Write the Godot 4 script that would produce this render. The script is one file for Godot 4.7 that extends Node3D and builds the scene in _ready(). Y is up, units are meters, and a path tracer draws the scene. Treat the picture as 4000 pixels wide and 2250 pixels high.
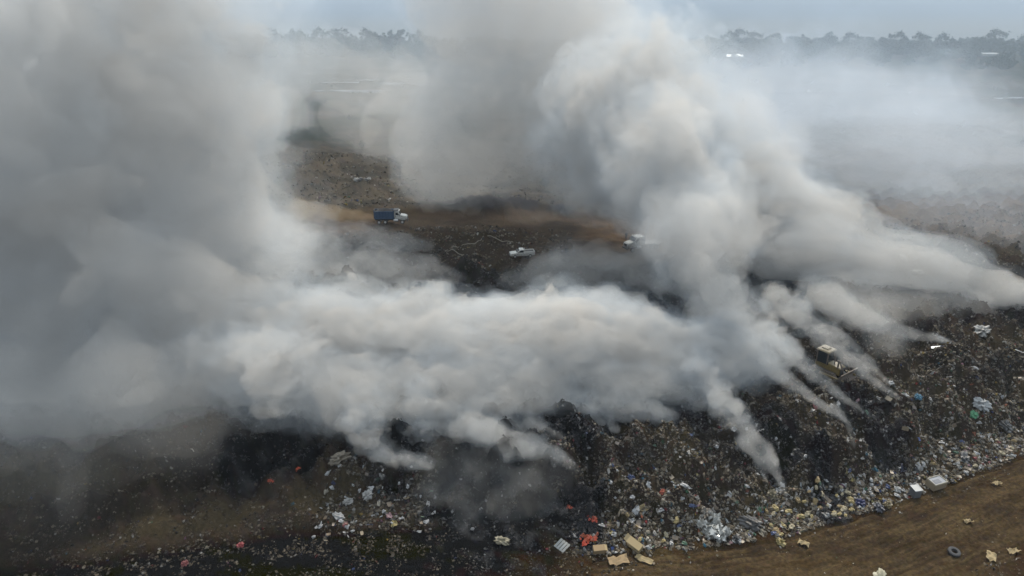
extends Node3D
# A burning rubbish dump seen from the air: terrain, litter, vehicles, trees, fires and smoke.

var rng := RandomNumberGenerator.new()
var taken := {}
var noise := FastNoiseLite.new()      # soft, 1 m features at frequency 1
var rough := FastNoiseLite.new()      # fractal
var mats := {}
const TOE := [[-260.0, -40.0], [-75.0, -46.0], [-58.0, -48.5], [-40.0, -50.5], [-21.8, -54.5], [-3.5, -55.2], [7.4, -52.6], [18.1, -53.4], [28.7, -55.4], [42.9, -61.0], [61.4, -69.1], [90.0, -82.0], [260.0, -160.0]]
# soil heaps tipped on the flat ground: x, z, radius, height
const MOUNDS := [
	[23.5, -176.0, 6.5, 3.4], [13.0, -173.0, 5.0, 2.0], [-6.0, -176.0, 7.0, 3.0], [-14.0, -179.0, 6.0, 2.6], [3.0, -178.0, 6.0, 2.4], [36.0, -178.0, 7.0, 2.2],
	[-9.8, -149.0, 3.0, 1.7], [-5.6, -149.5, 3.2, 1.8], [-5.0, -144.0, 3.4, 1.6], [0.6, -142.0, 3.0, 1.9], [-20.0, -157.5, 2.4, 0.9], [-15.0, -157.0, 2.6, 1.0],
	[-9.0, -124.0, 4.0, 1.8], [-14.0, -117.0, 4.5, 1.6], [-24.0, -128.0, 5.0, 1.4], [-31.0, -119.0, 5.0, 1.7], [-3.0, -113.0, 4.0, 1.5], [-18.0, -108.0, 4.0, 1.5],
	[-44.0, -203.0, 6.0, 2.4], [-70.0, -215.0, 14.0, 3.0], [-58.0, -236.0, 16.0, 3.4], [-86.0, -250.0, 18.0, 3.0], [69.0, -113.5, 2.6, 1.5], [60.0, -88.0, 3.4, 1.3], [73.0, -86.0, 4.0, 1.8]]
# where it burned: x, z, radius across, radius deep, strength
const BURNS := [
	[33.0, -60.5, 2.0, 5.0, 0.85], [42.5, -66.5, 3.2, 3.0, 0.75], [24.0, -62.5, 4.0, 1.8, 0.4], [12.0, -61.5, 4.0, 2.0, 0.4], [62.0, -79.0, 4.0, 2.0, 0.4],
	[-1.5, -59.0, 7.5, 9.0, 1.0], [6.5, -56.0, 3.0, 4.0, 0.9], [-14.0, -66.0, 7.0, 5.5, 1.0], [-27.0, -63.5, 6.5, 4.5, 0.9], [5.0, -67.0, 9.0, 5.0, 0.9], [18.0, -69.0, 9.0, 4.5, 0.7], [29.5, -65.0, 3.0, 4.0, 0.7],
	[41.0, -70.0, 4.0, 4.0, 0.8], [36.0, -82.0, 12.0, 8.0, 0.4], [57.0, -90.0, 7.0, 4.0, 0.6], [75.0, -95.0, 12.0, 6.0, 0.7], [-30.0, -112.0, 24.0, 18.0, 0.85], [-8.0, -110.0, 12.0, 16.0, 0.85], [20.0, -105.0, 30.0, 14.0, 0.6], [-40.0, -135.0, 24.0, 16.0, 0.7], [-25.0, -90.0, 40.0, 14.0, 0.8], [30.0, -90.0, 24.0, 12.0, 0.6], [62.0, -108.0, 20.0, 10.0, 0.4]]

func _ready():
	rng.seed = 11
	noise.noise_type = FastNoiseLite.TYPE_SIMPLEX; noise.frequency = 1.0; noise.seed = 4; noise.fractal_type = FastNoiseLite.FRACTAL_NONE
	rough.noise_type = FastNoiseLite.TYPE_SIMPLEX; rough.frequency = 1.0; rough.seed = 9; rough.fractal_octaves = 3
	camera_sky_sun()
	make_materials()
	height_table()
	ground()
	dirt_road()
	litter()
	far_things()
	vehicles()
	people()
	single_things()
	named_litter()
	fires()
	smoke()

func camera_sky_sun():
	var cam := Camera3D.new(); cam.name = "camera"
	cam.position = Vector3(0, 48, 0); cam.rotation_degrees = Vector3(-21.5, 0, 0); cam.fov = 45.75; cam.near = 0.5; cam.far = 6000.0
	add_child(cam)
	var e := Environment.new()
	e.background_mode = Environment.BG_SKY; e.tonemap_mode = Environment.TONE_MAPPER_LINEAR; e.tonemap_exposure = 1.55
	var ps := ProceduralSkyMaterial.new()
	ps.sky_top_color = Color(0.90, 0.95, 1.0); ps.sky_horizon_color = Color(0.29, 0.33, 0.37); ps.sky_curve = 0.25
	ps.ground_bottom_color = Color(0.2, 0.19, 0.18); ps.ground_horizon_color = Color(0.42, 0.43, 0.43); ps.sun_angle_max = 1.0; ps.sky_energy_multiplier = 1.18
	var sk := Sky.new(); sk.sky_material = ps; e.sky = sk
	e.fog_enabled = true; e.fog_density = 0.00012; e.fog_light_color = Color(0.90, 0.95, 1.0)
	e.volumetric_fog_enabled = true; e.volumetric_fog_density = 0.0
	e.sdfgi_enabled = true; e.ssao_enabled = true; e.ssil_enabled = true
	var we := WorldEnvironment.new(); we.name = "environment"; we.environment = e; add_child(we)
	var sun := DirectionalLight3D.new(); sun.name = "sun"
	sun.rotation_degrees = Vector3(-50, 164, 0); sun.light_energy = 1.4; sun.light_color = Color(1.0, 0.955, 0.89); sun.light_angular_distance = 8.0; sun.shadow_enabled = true
	add_child(sun)

# ---------------------------------------------------------------- helpers
func numbered(called: String) -> String:
	var n: int = taken.get(called, 0)
	taken[called] = n + 1
	return called if n == 0 else "%s_%03d" % [called, n]

func thing(called: String, label: String, category: String, at := Vector3.ZERO, turn := 0.0, group := "") -> Node3D:
	var o := Node3D.new(); o.name = numbered(called); add_child(o)
	o.position = at; o.rotation.y = turn
	tag(o, label, category, group)
	return o

func tag(o: Node, label: String, category: String, group := ""):
	o.set_meta("label", label); o.set_meta("category", category)
	if group: o.set_meta("group", group)

func obj(called: String, m: Mesh, mat: Material, parent: Node = null) -> MeshInstance3D:
	var o := MeshInstance3D.new(); o.mesh = m; o.material_override = mat
	if parent == null:
		o.name = numbered(called); add_child(o)
	else:
		o.name = called; parent.add_child(o, true)
	return o

func kind(o: Node, k: String) -> Node:
	o.set_meta("kind", k); return o

func mat(c: Color, roughness := 0.8, metallic := 0.0) -> StandardMaterial3D:   # c is linear
	var m := StandardMaterial3D.new()
	m.albedo_color = c.linear_to_srgb(); m.roughness = roughness; m.metallic = metallic
	return m

class Shape:                                                        # collects flat-shaded triangles
	var v := PackedVector3Array()
	var i := PackedInt32Array()
	func tri(a: Vector3, b: Vector3, c: Vector3):
		var n := v.size()
		v.append(a); v.append(b); v.append(c); i.append(n); i.append(n + 1); i.append(n + 2)
	func quad(a: Vector3, b: Vector3, c: Vector3, d: Vector3):
		tri(a, b, c); tri(a, c, d)
	func box(c: Vector3, s: Vector3, basis := Basis.IDENTITY, taper := 1.0):
		chamfer(c, s, basis, taper, 0.0)
	func chamfer(c: Vector3, s: Vector3, basis: Basis, taper: float, b: float):
		var h := s * 0.5
		if b <= 0.0:
			var p := []
			for k in 8:
				var y := h.y if k & 2 else -h.y
				var f := taper if k & 2 else 1.0
				p.append(c + basis * Vector3((h.x if k & 1 else -h.x) * f, y, (h.z if k & 4 else -h.z) * f))
			quad(p[0], p[2], p[3], p[1]); quad(p[4], p[5], p[7], p[6]); quad(p[0], p[1], p[5], p[4]); quad(p[2], p[6], p[7], p[3]); quad(p[0], p[4], p[6], p[2]); quad(p[1], p[3], p[7], p[5])
			return
		var ring := func(y: float, f: float, inset: float) -> Array:
			var hx := h.x * f - inset; var hz := h.z * f - inset
			var out := []
			for q in [[1, 1], [-1, 1], [-1, -1], [1, -1]]:
				var e1 := Vector3(q[0] * hx, y, q[1] * (hz - b)); var e2 := Vector3(q[0] * (hx - b), y, q[1] * hz)
				if q[0] * q[1] > 0: out.append(c + basis * e1); out.append(c + basis * e2)
				else: out.append(c + basis * e2); out.append(c + basis * e1)
			return out
		loft([ring.call(-h.y, 1.0, b), ring.call(-h.y + b, 1.0, 0.0), ring.call(h.y - b, taper, 0.0), ring.call(h.y, taper, b)])
	func loft(rings: Array):                                        # closed rings joined, ends capped
		for k in rings.size() - 1:
			var a: Array = rings[k]; var b2: Array = rings[k + 1]; var n := a.size()
			for j in n: quad(a[j], a[(j + 1) % n], b2[(j + 1) % n], b2[j])
		var f: Array = rings[0]; var l: Array = rings[-1]
		for j in range(1, f.size() - 1):
			tri(f[0], f[j + 1], f[j]); tri(l[0], l[j], l[j + 1])
	func prism(profile: Array, z0: float, z1: float, bevel := 0.0, about := Vector3.ZERO):   # an x-y outline with thickness along z
		var mid := Vector2.ZERO
		for p in profile: mid += p
		mid /= profile.size()
		var rings := []
		var lay := [[z0, 1.0], [z1, 1.0]] if bevel <= 0 else [[z0, 0.0], [z0 + bevel, 1.0], [z1 - bevel, 1.0], [z1, 0.0]]
		for e in lay:
			var r := []
			for p in profile:
				var q: Vector2 = p if e[1] > 0.5 else p - (p - mid).normalized() * bevel
				r.append(about + Vector3(q.x, q.y, e[0]))
			rings.append(r)
		loft(rings)
	func tube(a: Vector3, b: Vector3, ra: float, rb: float, n := 8):
		var d := (b - a).normalized()
		var s := d.cross(Vector3.UP if absf(d.y) < 0.9 else Vector3.RIGHT).normalized(); var t := s.cross(d)
		var r0 := []; var r1 := []
		for k in n:
			var w := TAU * k / n
			r0.append(a + (s * cos(w) + t * sin(w)) * ra); r1.append(b + (s * cos(w) + t * sin(w)) * rb)
		loft([r0, r1])
	func lathe(pts: Array, n := 20, at := Vector3.ZERO, axis := Vector3.UP, closed := true):  # pts: (radius, height)
		var s := axis.cross(Vector3.UP if absf(axis.y) < 0.9 else Vector3.RIGHT).normalized(); var t := s.cross(axis)
		for k in n:
			var w0 := TAU * k / n; var w1 := TAU * (k + 1) / n
			for j in pts.size() - 1 + int(closed):
				var p: Vector2 = pts[j]; var q: Vector2 = pts[(j + 1) % pts.size()]
				var d0 := s * cos(w0) + t * sin(w0); var d1 := s * cos(w1) + t * sin(w1)
				quad(at + axis * p.y + d0 * p.x, at + axis * p.y + d1 * p.x, at + axis * q.y + d1 * q.x, at + axis * q.y + d0 * q.x)
	func mesh() -> ArrayMesh:
		var a := []; a.resize(Mesh.ARRAY_MAX); a[Mesh.ARRAY_VERTEX] = v; a[Mesh.ARRAY_INDEX] = i
		var m := ArrayMesh.new(); m.add_surface_from_arrays(Mesh.PRIMITIVE_TRIANGLES, a); return m

func arrays_mesh(v: PackedVector3Array, i: PackedInt32Array, n = null, c = null, uv = null) -> ArrayMesh:
	var a := []; a.resize(Mesh.ARRAY_MAX)
	a[Mesh.ARRAY_VERTEX] = v; a[Mesh.ARRAY_INDEX] = i
	if n != null: a[Mesh.ARRAY_NORMAL] = n
	if c != null: a[Mesh.ARRAY_COLOR] = c
	if uv != null: a[Mesh.ARRAY_TEX_UV] = uv
	var m := ArrayMesh.new(); m.add_surface_from_arrays(Mesh.PRIMITIVE_TRIANGLES, a); return m

func noise_texture(size: int, freq: float, octaves: int, dark: Color, light: Color, normal := false, s := 1) -> NoiseTexture2D:
	var n := FastNoiseLite.new(); n.noise_type = FastNoiseLite.TYPE_SIMPLEX; n.frequency = freq; n.fractal_octaves = octaves; n.seed = s
	var t := NoiseTexture2D.new(); t.width = size; t.height = size; t.seamless = true; t.noise = n
	if normal:
		t.as_normal_map = true; t.bump_strength = 6.0
	else:
		var g := Gradient.new(); g.set_color(0, dark); g.set_color(1, light); t.color_ramp = g
	return t

func make_materials():
	var earth := StandardMaterial3D.new(); earth.vertex_color_use_as_albedo = true; earth.roughness = 0.95; earth.metallic_specular = 0.05
	earth.albedo_texture = noise_texture(1024, 0.012, 6, Color(0.62, 0.62, 0.62), Color(1, 1, 1)); earth.uv1_triplanar = true; earth.uv1_world_triplanar = true; earth.uv1_scale = Vector3.ONE * 0.13
	earth.normal_enabled = true; earth.normal_texture = noise_texture(1024, 0.03, 5, Color.BLACK, Color.WHITE, true, 5); earth.normal_scale = 1.2
	mats.earth = earth
	var lit := StandardMaterial3D.new(); lit.vertex_color_use_as_albedo = true; lit.roughness = 0.62; lit.metallic_specular = 0.25; lit.cull_mode = BaseMaterial3D.CULL_DISABLED
	mats.litter = lit

# ---------------------------------------------------------------- terrain
func toe_z(x: float) -> float:
	for k in TOE.size() - 1:
		if x <= TOE[k + 1][0]:
			return lerpf(TOE[k][1], TOE[k + 1][1], clampf((x - TOE[k][0]) / (TOE[k + 1][0] - TOE[k][0]), 0.0, 1.0))
	return -160.0

func behind(x: float, z: float) -> float:                           # metres behind the foot of the heap
	return (toe_z(x) - z) * 0.92

func sheer(x: float, z: float) -> float:
	var d := behind(x, z) + 1.6 * noise.get_noise_2d(x * 0.11, z * 0.05 + 7.0) + 0.6 * noise.get_noise_2d(x * 0.42 + 3.0, z * 0.3)
	var left := smoothstep(-6.0, -24.0, x)
	var w := 10.5 + 5.0 * left
	var t := clampf(d / w, 0.0, 1.0)
	return (6.2 - 1.4 * left) * (0.35 * t + 0.65 * t * t * (3.0 - 2.0 * t))

func raw_height(x: float, z: float) -> float:
	var h := 0.0
	var d := behind(x, z)
	var far := smoothstep(25.0, 55.0, x)
	if d > -3.0 and z > -330.0:
		var p := sheer(x, z)
		var m := smoothstep(0.0, 2.5, p)
		var lumps := rough.get_noise_2d(x * 0.17, z * 0.17) * 2.1 + noise.get_noise_2d(x * 0.55, z * 0.55) * 0.62 + noise.get_noise_2d(x * 1.3, z * 1.3) * 0.22
		var down := 1.0 - 0.86 * smoothstep(24.0 + 24.0 * far, 84.0 + 26.0 * far, d)
		var calm := 1.0 - 0.75 * smoothstep(60.0 + 26.0 * far, 86.0 + 30.0 * far, d)
		h += p * down + lumps * m * calm
		if x < -10.0: h -= 0.35 * m * left_hollows(x, z)
	h += 0.16 * noise.get_noise_2d(x * 0.2, z * 0.2) + 0.05 * noise.get_noise_2d(x * 0.9, z * 0.9)
	for q in MOUNDS:
		var r2: float = ((x - q[0]) * (x - q[0]) + (z - q[1]) * (z - q[1])) / (q[2] * q[2])
		if r2 < 4.0: h += q[3] * exp(-r2 * 1.3) * (1.0 + 0.25 * noise.get_noise_2d(x * 0.5, z * 0.5))
	if z < -260.0:
		var f := smoothstep(-260.0, -420.0, z)
		h += f * 2.5 * noise.get_noise_2d(x * 0.008, z * 0.012)
		h += 13.0 * smoothstep(-640.0, -900.0, z) - 22.0 * smoothstep(-915.0, -1300.0, z)
	return h

func left_hollows(x: float, z: float) -> float:
	return maxf(0.0, noise.get_noise_2d(x * 0.3 + 40.0, z * 0.5)) * 2.0

const HX0 := -110.0
const HZ0 := -36.0
const HN := 520
const HM := 440
const HS := 0.5
var table := PackedFloat32Array()

func height_table():
	table.resize(HN * HM)
	for j in HM:
		for i in HN:
			table[j * HN + i] = raw_height(HX0 + i * HS, HZ0 - j * HS)

func ground_at(x: float, z: float) -> float:
	var u := (x - HX0) / HS; var v := (HZ0 - z) / HS
	if u < 0 or v < 0 or u >= HN - 1 or v >= HM - 1: return raw_height(x, z)
	var i := int(u); var j := int(v); u -= i; v -= j
	var k := j * HN + i
	return lerpf(lerpf(table[k], table[k + 1], u), lerpf(table[k + HN], table[k + HN + 1], u), v)

func up_at(x: float, z: float) -> Vector3:
	return Vector3(ground_at(x - 0.5, z) - ground_at(x + 0.5, z), 1.0, ground_at(x, z - 0.5) - ground_at(x, z + 0.5)).normalized()

func on_ground(x: float, z: float, lift := 0.0) -> Vector3:
	return Vector3(x, ground_at(x, z) + lift, z)

func burnt(x: float, z: float) -> float:
	var b := 0.0
	for q in BURNS:
		var dx: float = (x - q[0]) / q[2]; var dz: float = (z - q[1]) / q[3]
		var r := dx * dx + dz * dz
		if r < 3.0: b = maxf(b, q[4] * (1.0 - smoothstep(0.35, 1.6, r + 0.5 * noise.get_noise_2d(x * 0.25, z * 0.25))))
	return b

func soil(x: float, z: float) -> Color:                             # base colour of the ground, linear, with shade put in at left
	var n := rough.get_noise_2d(x * 0.05, z * 0.09); var n2 := noise.get_noise_2d(x * 0.6, z * 0.9)
	var d := behind(x, z)
	var c := Color(0.098, 0.066, 0.034).lerp(Color(0.066, 0.044, 0.024), clampf(0.5 + n * 1.2 + n2 * 0.25, 0, 1))
	if x < 8.0 and d < 4.0: c = c.lerp(Color(0.014, 0.0112, 0.0082), 0.95 * smoothstep(9.0, -6.0, x))  # darker left soil, with the smoke's shade worked into its colour
	var heap := smoothstep(-0.5, 2.0, d) * (1.0 - smoothstep(76.0, 98.0, d + 10.0 * n))
	c = c.lerp(Color(0.056, 0.045, 0.034).lerp(Color(0.090, 0.068, 0.046), clampf(0.5 + n * 1.5, 0, 1)), heap)
	if z < -118.0:
		var track := exp(-pow((z + 165.0 + 3.0 * sin(x * 0.02)) / 8.5, 2.0))
		var wide := smoothstep(-6.0, 14.0, x) * smoothstep(-126.0, -136.0, z) * smoothstep(-176.0, -166.0, z)
		c = c.lerp(Color(0.235, 0.170, 0.115).lerp(Color(0.145, 0.108, 0.077), clampf(0.5 + rough.get_noise_2d(x * 0.04, z * 0.5) * 1.6, 0, 1)), clampf(maxf(track, wide), 0, 1))
		if z < -172.0:
			var f := smoothstep(-172.0, -186.0, z)
			var dry := Color(0.175, 0.143, 0.108).lerp(Color(0.095, 0.086, 0.072), clampf(0.5 + n * 1.8 + 0.3 * n2, 0, 1))
			c = c.lerp(dry, f)
			var green := smoothstep(-250.0, -300.0, z) * clampf(0.55 + 1.6 * rough.get_noise_2d(x * 0.018 + 9.0, z * 0.03), 0, 1)
			c = c.lerp(Color(0.035, 0.046, 0.026), green * 0.9)
		for k in 6:
			var q: Array = MOUNDS[k]
			var r: float = (Vector2(x, z) - Vector2(q[0], q[1])).length() / q[2]
			c = c.lerp(Color(0.070, 0.064, 0.060), 1.0 - smoothstep(0.6, 1.1, r))
	var b := burnt(x, z)
	if b > 0.0:
		var ash := clampf(rough.get_noise_2d(x * 0.3 + 20.0, z * 0.3) * 2.0 - 0.35, 0, 1)
		c = c.lerp(Color(0.010, 0.010, 0.011).lerp(Color(0.10, 0.10, 0.10), ash * 0.7), b)
	return c

func ground():
	var zs := [60.0, 20.0, -10.0, -30.0, -38.0]
	var z := -41.0
	while z > -1700.0:
		zs.append(z)
		z -= 0.42 * pow(maxf(1.0, -z / 56.0), 1.35)
	var cols := 430
	var v := PackedVector3Array(); var n := PackedVector3Array(); var c := PackedColorArray(); var ix := PackedInt32Array()
	for r in zs.size():
		var zz: float = zs[r]
		var hw := 88.0 + 1.02 * maxf(0.0, -zz - 70.0)
		for k in cols:
			var x := hw * (2.0 * k / (cols - 1) - 1.0) + 6.0
			var h := ground_at(x, zz)
			if zz > -70.0:
				h -= 0.35 * road_share(x, zz)
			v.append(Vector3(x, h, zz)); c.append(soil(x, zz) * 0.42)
	for r in zs.size() - 1:
		for k in cols - 1:
			var a := r * cols + k
			ix.append(a); ix.append(a + cols); ix.append(a + 1); ix.append(a + 1); ix.append(a + cols); ix.append(a + cols + 1)
	for r in zs.size():
		for k in cols:
			var a := r * cols + k
			var l := v[a - 1] if k > 0 else v[a]; var rr := v[a + 1] if k < cols - 1 else v[a]
			var f := v[a - cols] if r > 0 else v[a]; var b := v[a + cols] if r < zs.size() - 1 else v[a]
			n.append((f - b).cross(rr - l).normalized())
	var g := obj("ground", arrays_mesh(v, ix, n, c), mats.earth)
	kind(g, "structure"); tag(g, "dark earth and rubbish ground of the dump", "ground")

# the dirt road along the foot of the heap
func road_share(x: float, z: float) -> float:
	var d := -behind(x, z)
	var near := 11.0 + 0.8 * noise.get_noise_1d(x * 0.12) if x > 30.0 else 14.0
	return smoothstep(0.6, 1.6, d) * (1.0 - smoothstep(near - 1.2, near, d)) * smoothstep(6.0, 9.0, x) * (1.0 - smoothstep(100.0, 104.0, x))

func dirt_road():
	var v := PackedVector3Array(); var n := PackedVector3Array(); var c := PackedColorArray(); var ix := PackedInt32Array()
	var along := 300; var across := 130
	for a in along:
		var x := 5.0 + 100.0 * a / (along - 1)
		for b in across:
			var d := 0.2 + 14.6 * b / (across - 1)
			var z := toe_z(x) + d / 0.92
			var share := road_share(x, z)
			var s := x * 1.12
			var rut := noise.get_noise_2d(d * 2.6 + 0.25 * sin(s * 0.16), s * 0.035) * 0.035 + noise.get_noise_2d(d * 5.5, s * 0.10 + 9.0) * 0.022 + noise.get_noise_2d(d * 3.2 + s * 0.42, s * 0.05 - d * 0.1) * 0.05 * smoothstep(0.0, 0.4, noise.get_noise_2d(x * 0.07, z * 0.12 + 5.0))
			for w in [[3.1, 0.22], [4.9, 0.22], [6.4, 0.3], [8.3, 0.3]]:
				var off: float = d - w[0] - 0.7 * sin(s * 0.05 + w[0]) - 0.02 * s * (w[1] - 0.26) * 10.0
				rut -= 0.07 * exp(-off * off / (w[1] * w[1])) * (0.7 + 0.3 * sin(s * 7.0))
			rut += rough.get_noise_2d(x * 0.9, z * 0.9) * 0.09 + rough.get_noise_2d(x * 2.6, z * 2.6) * 0.03
			v.append(Vector3(x, ground_at(x, z) - 0.30 * (1.0 - share) - 0.05 + rut * share, z))
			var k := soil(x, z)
			var t := clampf(0.5 + noise.get_noise_2d(d * 1.5, s * 0.03) * 0.5 + noise.get_noise_2d(d * 5.0, s * 0.16) * 0.3 + rough.get_noise_2d(x * 0.22, z * 0.3) * 0.9, 0, 1)
			k = k.lerp(Color(0.155, 0.110, 0.057), 0.65 * t * share).lerp(Color(0.045, 0.033, 0.022), 0.5 * clampf(-rut * 14.0, 0, 1))
			var patch := clampf(rough.get_noise_2d(x * 0.09, z * 0.2) * 2.4 - 0.2, 0, 1)
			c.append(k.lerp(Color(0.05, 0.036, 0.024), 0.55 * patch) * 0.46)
	for a in along - 1:
		for b in across - 1:
			var q := a * across + b
			ix.append(q); ix.append(q + across); ix.append(q + 1); ix.append(q + 1); ix.append(q + across); ix.append(q + across + 1)
	for a in along:
		for b in across:
			var q := a * across + b
			var l := v[q - across] if a > 0 else v[q]; var r := v[q + across] if a < along - 1 else v[q]
			var u := v[q - 1] if b > 0 else v[q]; var w := v[q + 1] if b < across - 1 else v[q]
			n.append((r - l).cross(w - u).normalized() * -1.0 if (r - l).cross(w - u).y < 0.0 else (r - l).cross(w - u).normalized())
	var o := obj("dirt_road", arrays_mesh(v, ix, n, c), mats.earth)
	kind(o, "structure"); tag(o, "rutted brown dirt road along the foot of the heap", "road")

# ---------------------------------------------------------------- litter
func ball(squash: Vector3, bump: float, freq: float, s: int, sub := 1) -> ArrayMesh:   # a crumpled closed lump
	var v := []; var f := []
	var p := (1.0 + sqrt(5.0)) / 2.0
	for q in [[-1, p, 0], [1, p, 0], [-1, -p, 0], [1, -p, 0], [0, -1, p], [0, 1, p], [0, -1, -p], [0, 1, -p], [p, 0, -1], [p, 0, 1], [-p, 0, -1], [-p, 0, 1]]: v.append(Vector3(q[0], q[1], q[2]).normalized())
	f = [[0, 11, 5], [0, 5, 1], [0, 1, 7], [0, 7, 10], [0, 10, 11], [1, 5, 9], [5, 11, 4], [11, 10, 2], [10, 7, 6], [7, 1, 8], [3, 9, 4], [3, 4, 2], [3, 2, 6], [3, 6, 8], [3, 8, 9], [4, 9, 5], [2, 4, 11], [6, 2, 10], [8, 6, 7], [9, 8, 1]]
	for k in sub:
		var mid := {}; var g := []
		for t in f:
			var m := []
			for e in 3:
				var a: int = t[e]; var b: int = t[(e + 1) % 3]
				var key := Vector2i(mini(a, b), maxi(a, b))
				if not mid.has(key):
					mid[key] = v.size(); v.append((v[a] + v[b]).normalized())
				m.append(mid[key])
			g.append([t[0], m[0], m[2]]); g.append([t[1], m[1], m[0]]); g.append([t[2], m[2], m[1]]); g.append([m[0], m[1], m[2]])
		f = g
	var pv := PackedVector3Array(); var pi := PackedInt32Array()
	for q in v:
		var r: float = 0.5 * (1.0 + bump * noise.get_noise_3d(q.x * freq + s * 7.3, q.y * freq, q.z * freq))
		pv.append(q * r * squash)
	for t in f: pi.append(t[0]); pi.append(t[2]); pi.append(t[1])
	return arrays_mesh(pv, pi)

func sheet(nx: int, nz: int, size: Vector2, crumple: float, s: int) -> ArrayMesh:
	var pv := PackedVector3Array(); var pi := PackedInt32Array()
	for j in nz + 1:
		for i in nx + 1:
			var x := (float(i) / nx - 0.5) * size.x; var z := (float(j) / nz - 0.5) * size.y
			pv.append(Vector3(x + 0.25 * crumple * noise.get_noise_2d(z * 4.0 + s, x * 3.0), crumple * (noise.get_noise_2d(x * 2.3 + s * 5.0, z * 2.3) + 0.5 * noise.get_noise_2d(x * 6.0, z * 6.0 + s)), z + 0.25 * crumple * noise.get_noise_2d(x * 4.0, z * 3.0 + s)))
	for j in nz:
		for i in nx:
			var a := j * (nx + 1) + i
			pi.append_array([a, a + 1, a + nx + 1, a + 1, a + nx + 2, a + nx + 1])
	return arrays_mesh(pv, pi)

func card(s: int) -> ArrayMesh:                                     # a bent piece of board, both faces and an edge
	var sh := Shape.new()
	var bend := 0.10 + 0.05 * (s % 3)
	var a := []; var b := []
	var w := [-0.5, -0.1, 0.22, 0.5]
	for k in 4:
		var y: float = bend * absf(w[k]) * (1.5 if k % 2 else 0.9)
		a.append(Vector3(w[k], y, -0.36 + 0.06 * noise.get_noise_2d(k * 3.0, s))); b.append(Vector3(w[k], y, 0.36 + 0.08 * noise.get_noise_2d(k * 3.0 + 9.0, s)))
	var t := Vector3(0, 0.025, 0)
	for k in 3:
		sh.quad(a[k] + t, a[k + 1] + t, b[k + 1] + t, b[k] + t); sh.quad(a[k], b[k], b[k + 1], a[k + 1])
		sh.quad(a[k], a[k + 1], a[k + 1] + t, a[k] + t); sh.quad(b[k], b[k] + t, b[k + 1] + t, b[k + 1])
	return sh.mesh()

func bottle() -> ArrayMesh:
	var sh := Shape.new()
	sh.lathe([Vector2(0.01, -0.5), Vector2(0.15, -0.48), Vector2(0.16, 0.15), Vector2(0.06, 0.36), Vector2(0.06, 0.5), Vector2(0.01, 0.5)], 6, Vector3.ZERO, Vector3.RIGHT, false)
	return sh.mesh()

func rag(s: int) -> ArrayMesh:
	var pv := PackedVector3Array(); var pi := PackedInt32Array()
	for k in 7:
		var x := k / 6.0 - 0.5
		var y := 0.16 * noise.get_noise_2d(k * 0.7, s * 3.0); var z := 0.2 * noise.get_noise_2d(k * 0.5 + 30.0, s * 3.0)
		var w := 0.10 + 0.06 * noise.get_noise_2d(k * 1.3, s + 60.0)
		pv.append(Vector3(x, y + 0.05, z - w)); pv.append(Vector3(x, y - 0.04, z + w))
		if k: 
			var a := k * 2 - 2
			pi.append_array([a, a + 2, a + 1, a + 1, a + 2, a + 3])
	return arrays_mesh(pv, pi)

var pieces := {}

func tint(rich: float) -> Color: return shade(rich) * 0.29

func shade(rich: float) -> Color:                                     # base colour of one piece of rubbish, linear
	var t := rng.randf()
	var g := rng.randf()
	if t > 0.60 and rng.randf() > 0.25 + rich: t *= 0.6
	if t < 0.24 - 0.12 * rich: return Color(0.040, 0.033, 0.027) * (0.5 + g * 1.2)
	if t < 0.48 - 0.20 * rich: return Color(0.120, 0.088, 0.056) * (0.5 + g)
	if t < 0.70 - 0.14 * rich: return Color(0.22, 0.175, 0.118) * (0.6 + 0.8 * g)
	if t < 0.88 - 0.06 * rich: return Color(0.38, 0.33, 0.25) * (0.55 + 0.7 * g)
	if t < 0.94: return Color(0.60, 0.57, 0.52) * (0.6 + 0.5 * g)
	var hues := [Color(0.04, 0.07, 0.20), Color(0.25, 0.03, 0.03), Color(0.05, 0.14, 0.07), Color(0.36, 0.25, 0.06), Color(0.05, 0.16, 0.22), Color(0.30, 0.10, 0.05), Color(0.22, 0.10, 0.15), Color(0.42, 0.36, 0.16)]
	return hues[rng.randi() % hues.size()] * (0.6 + 0.7 * g)

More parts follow.
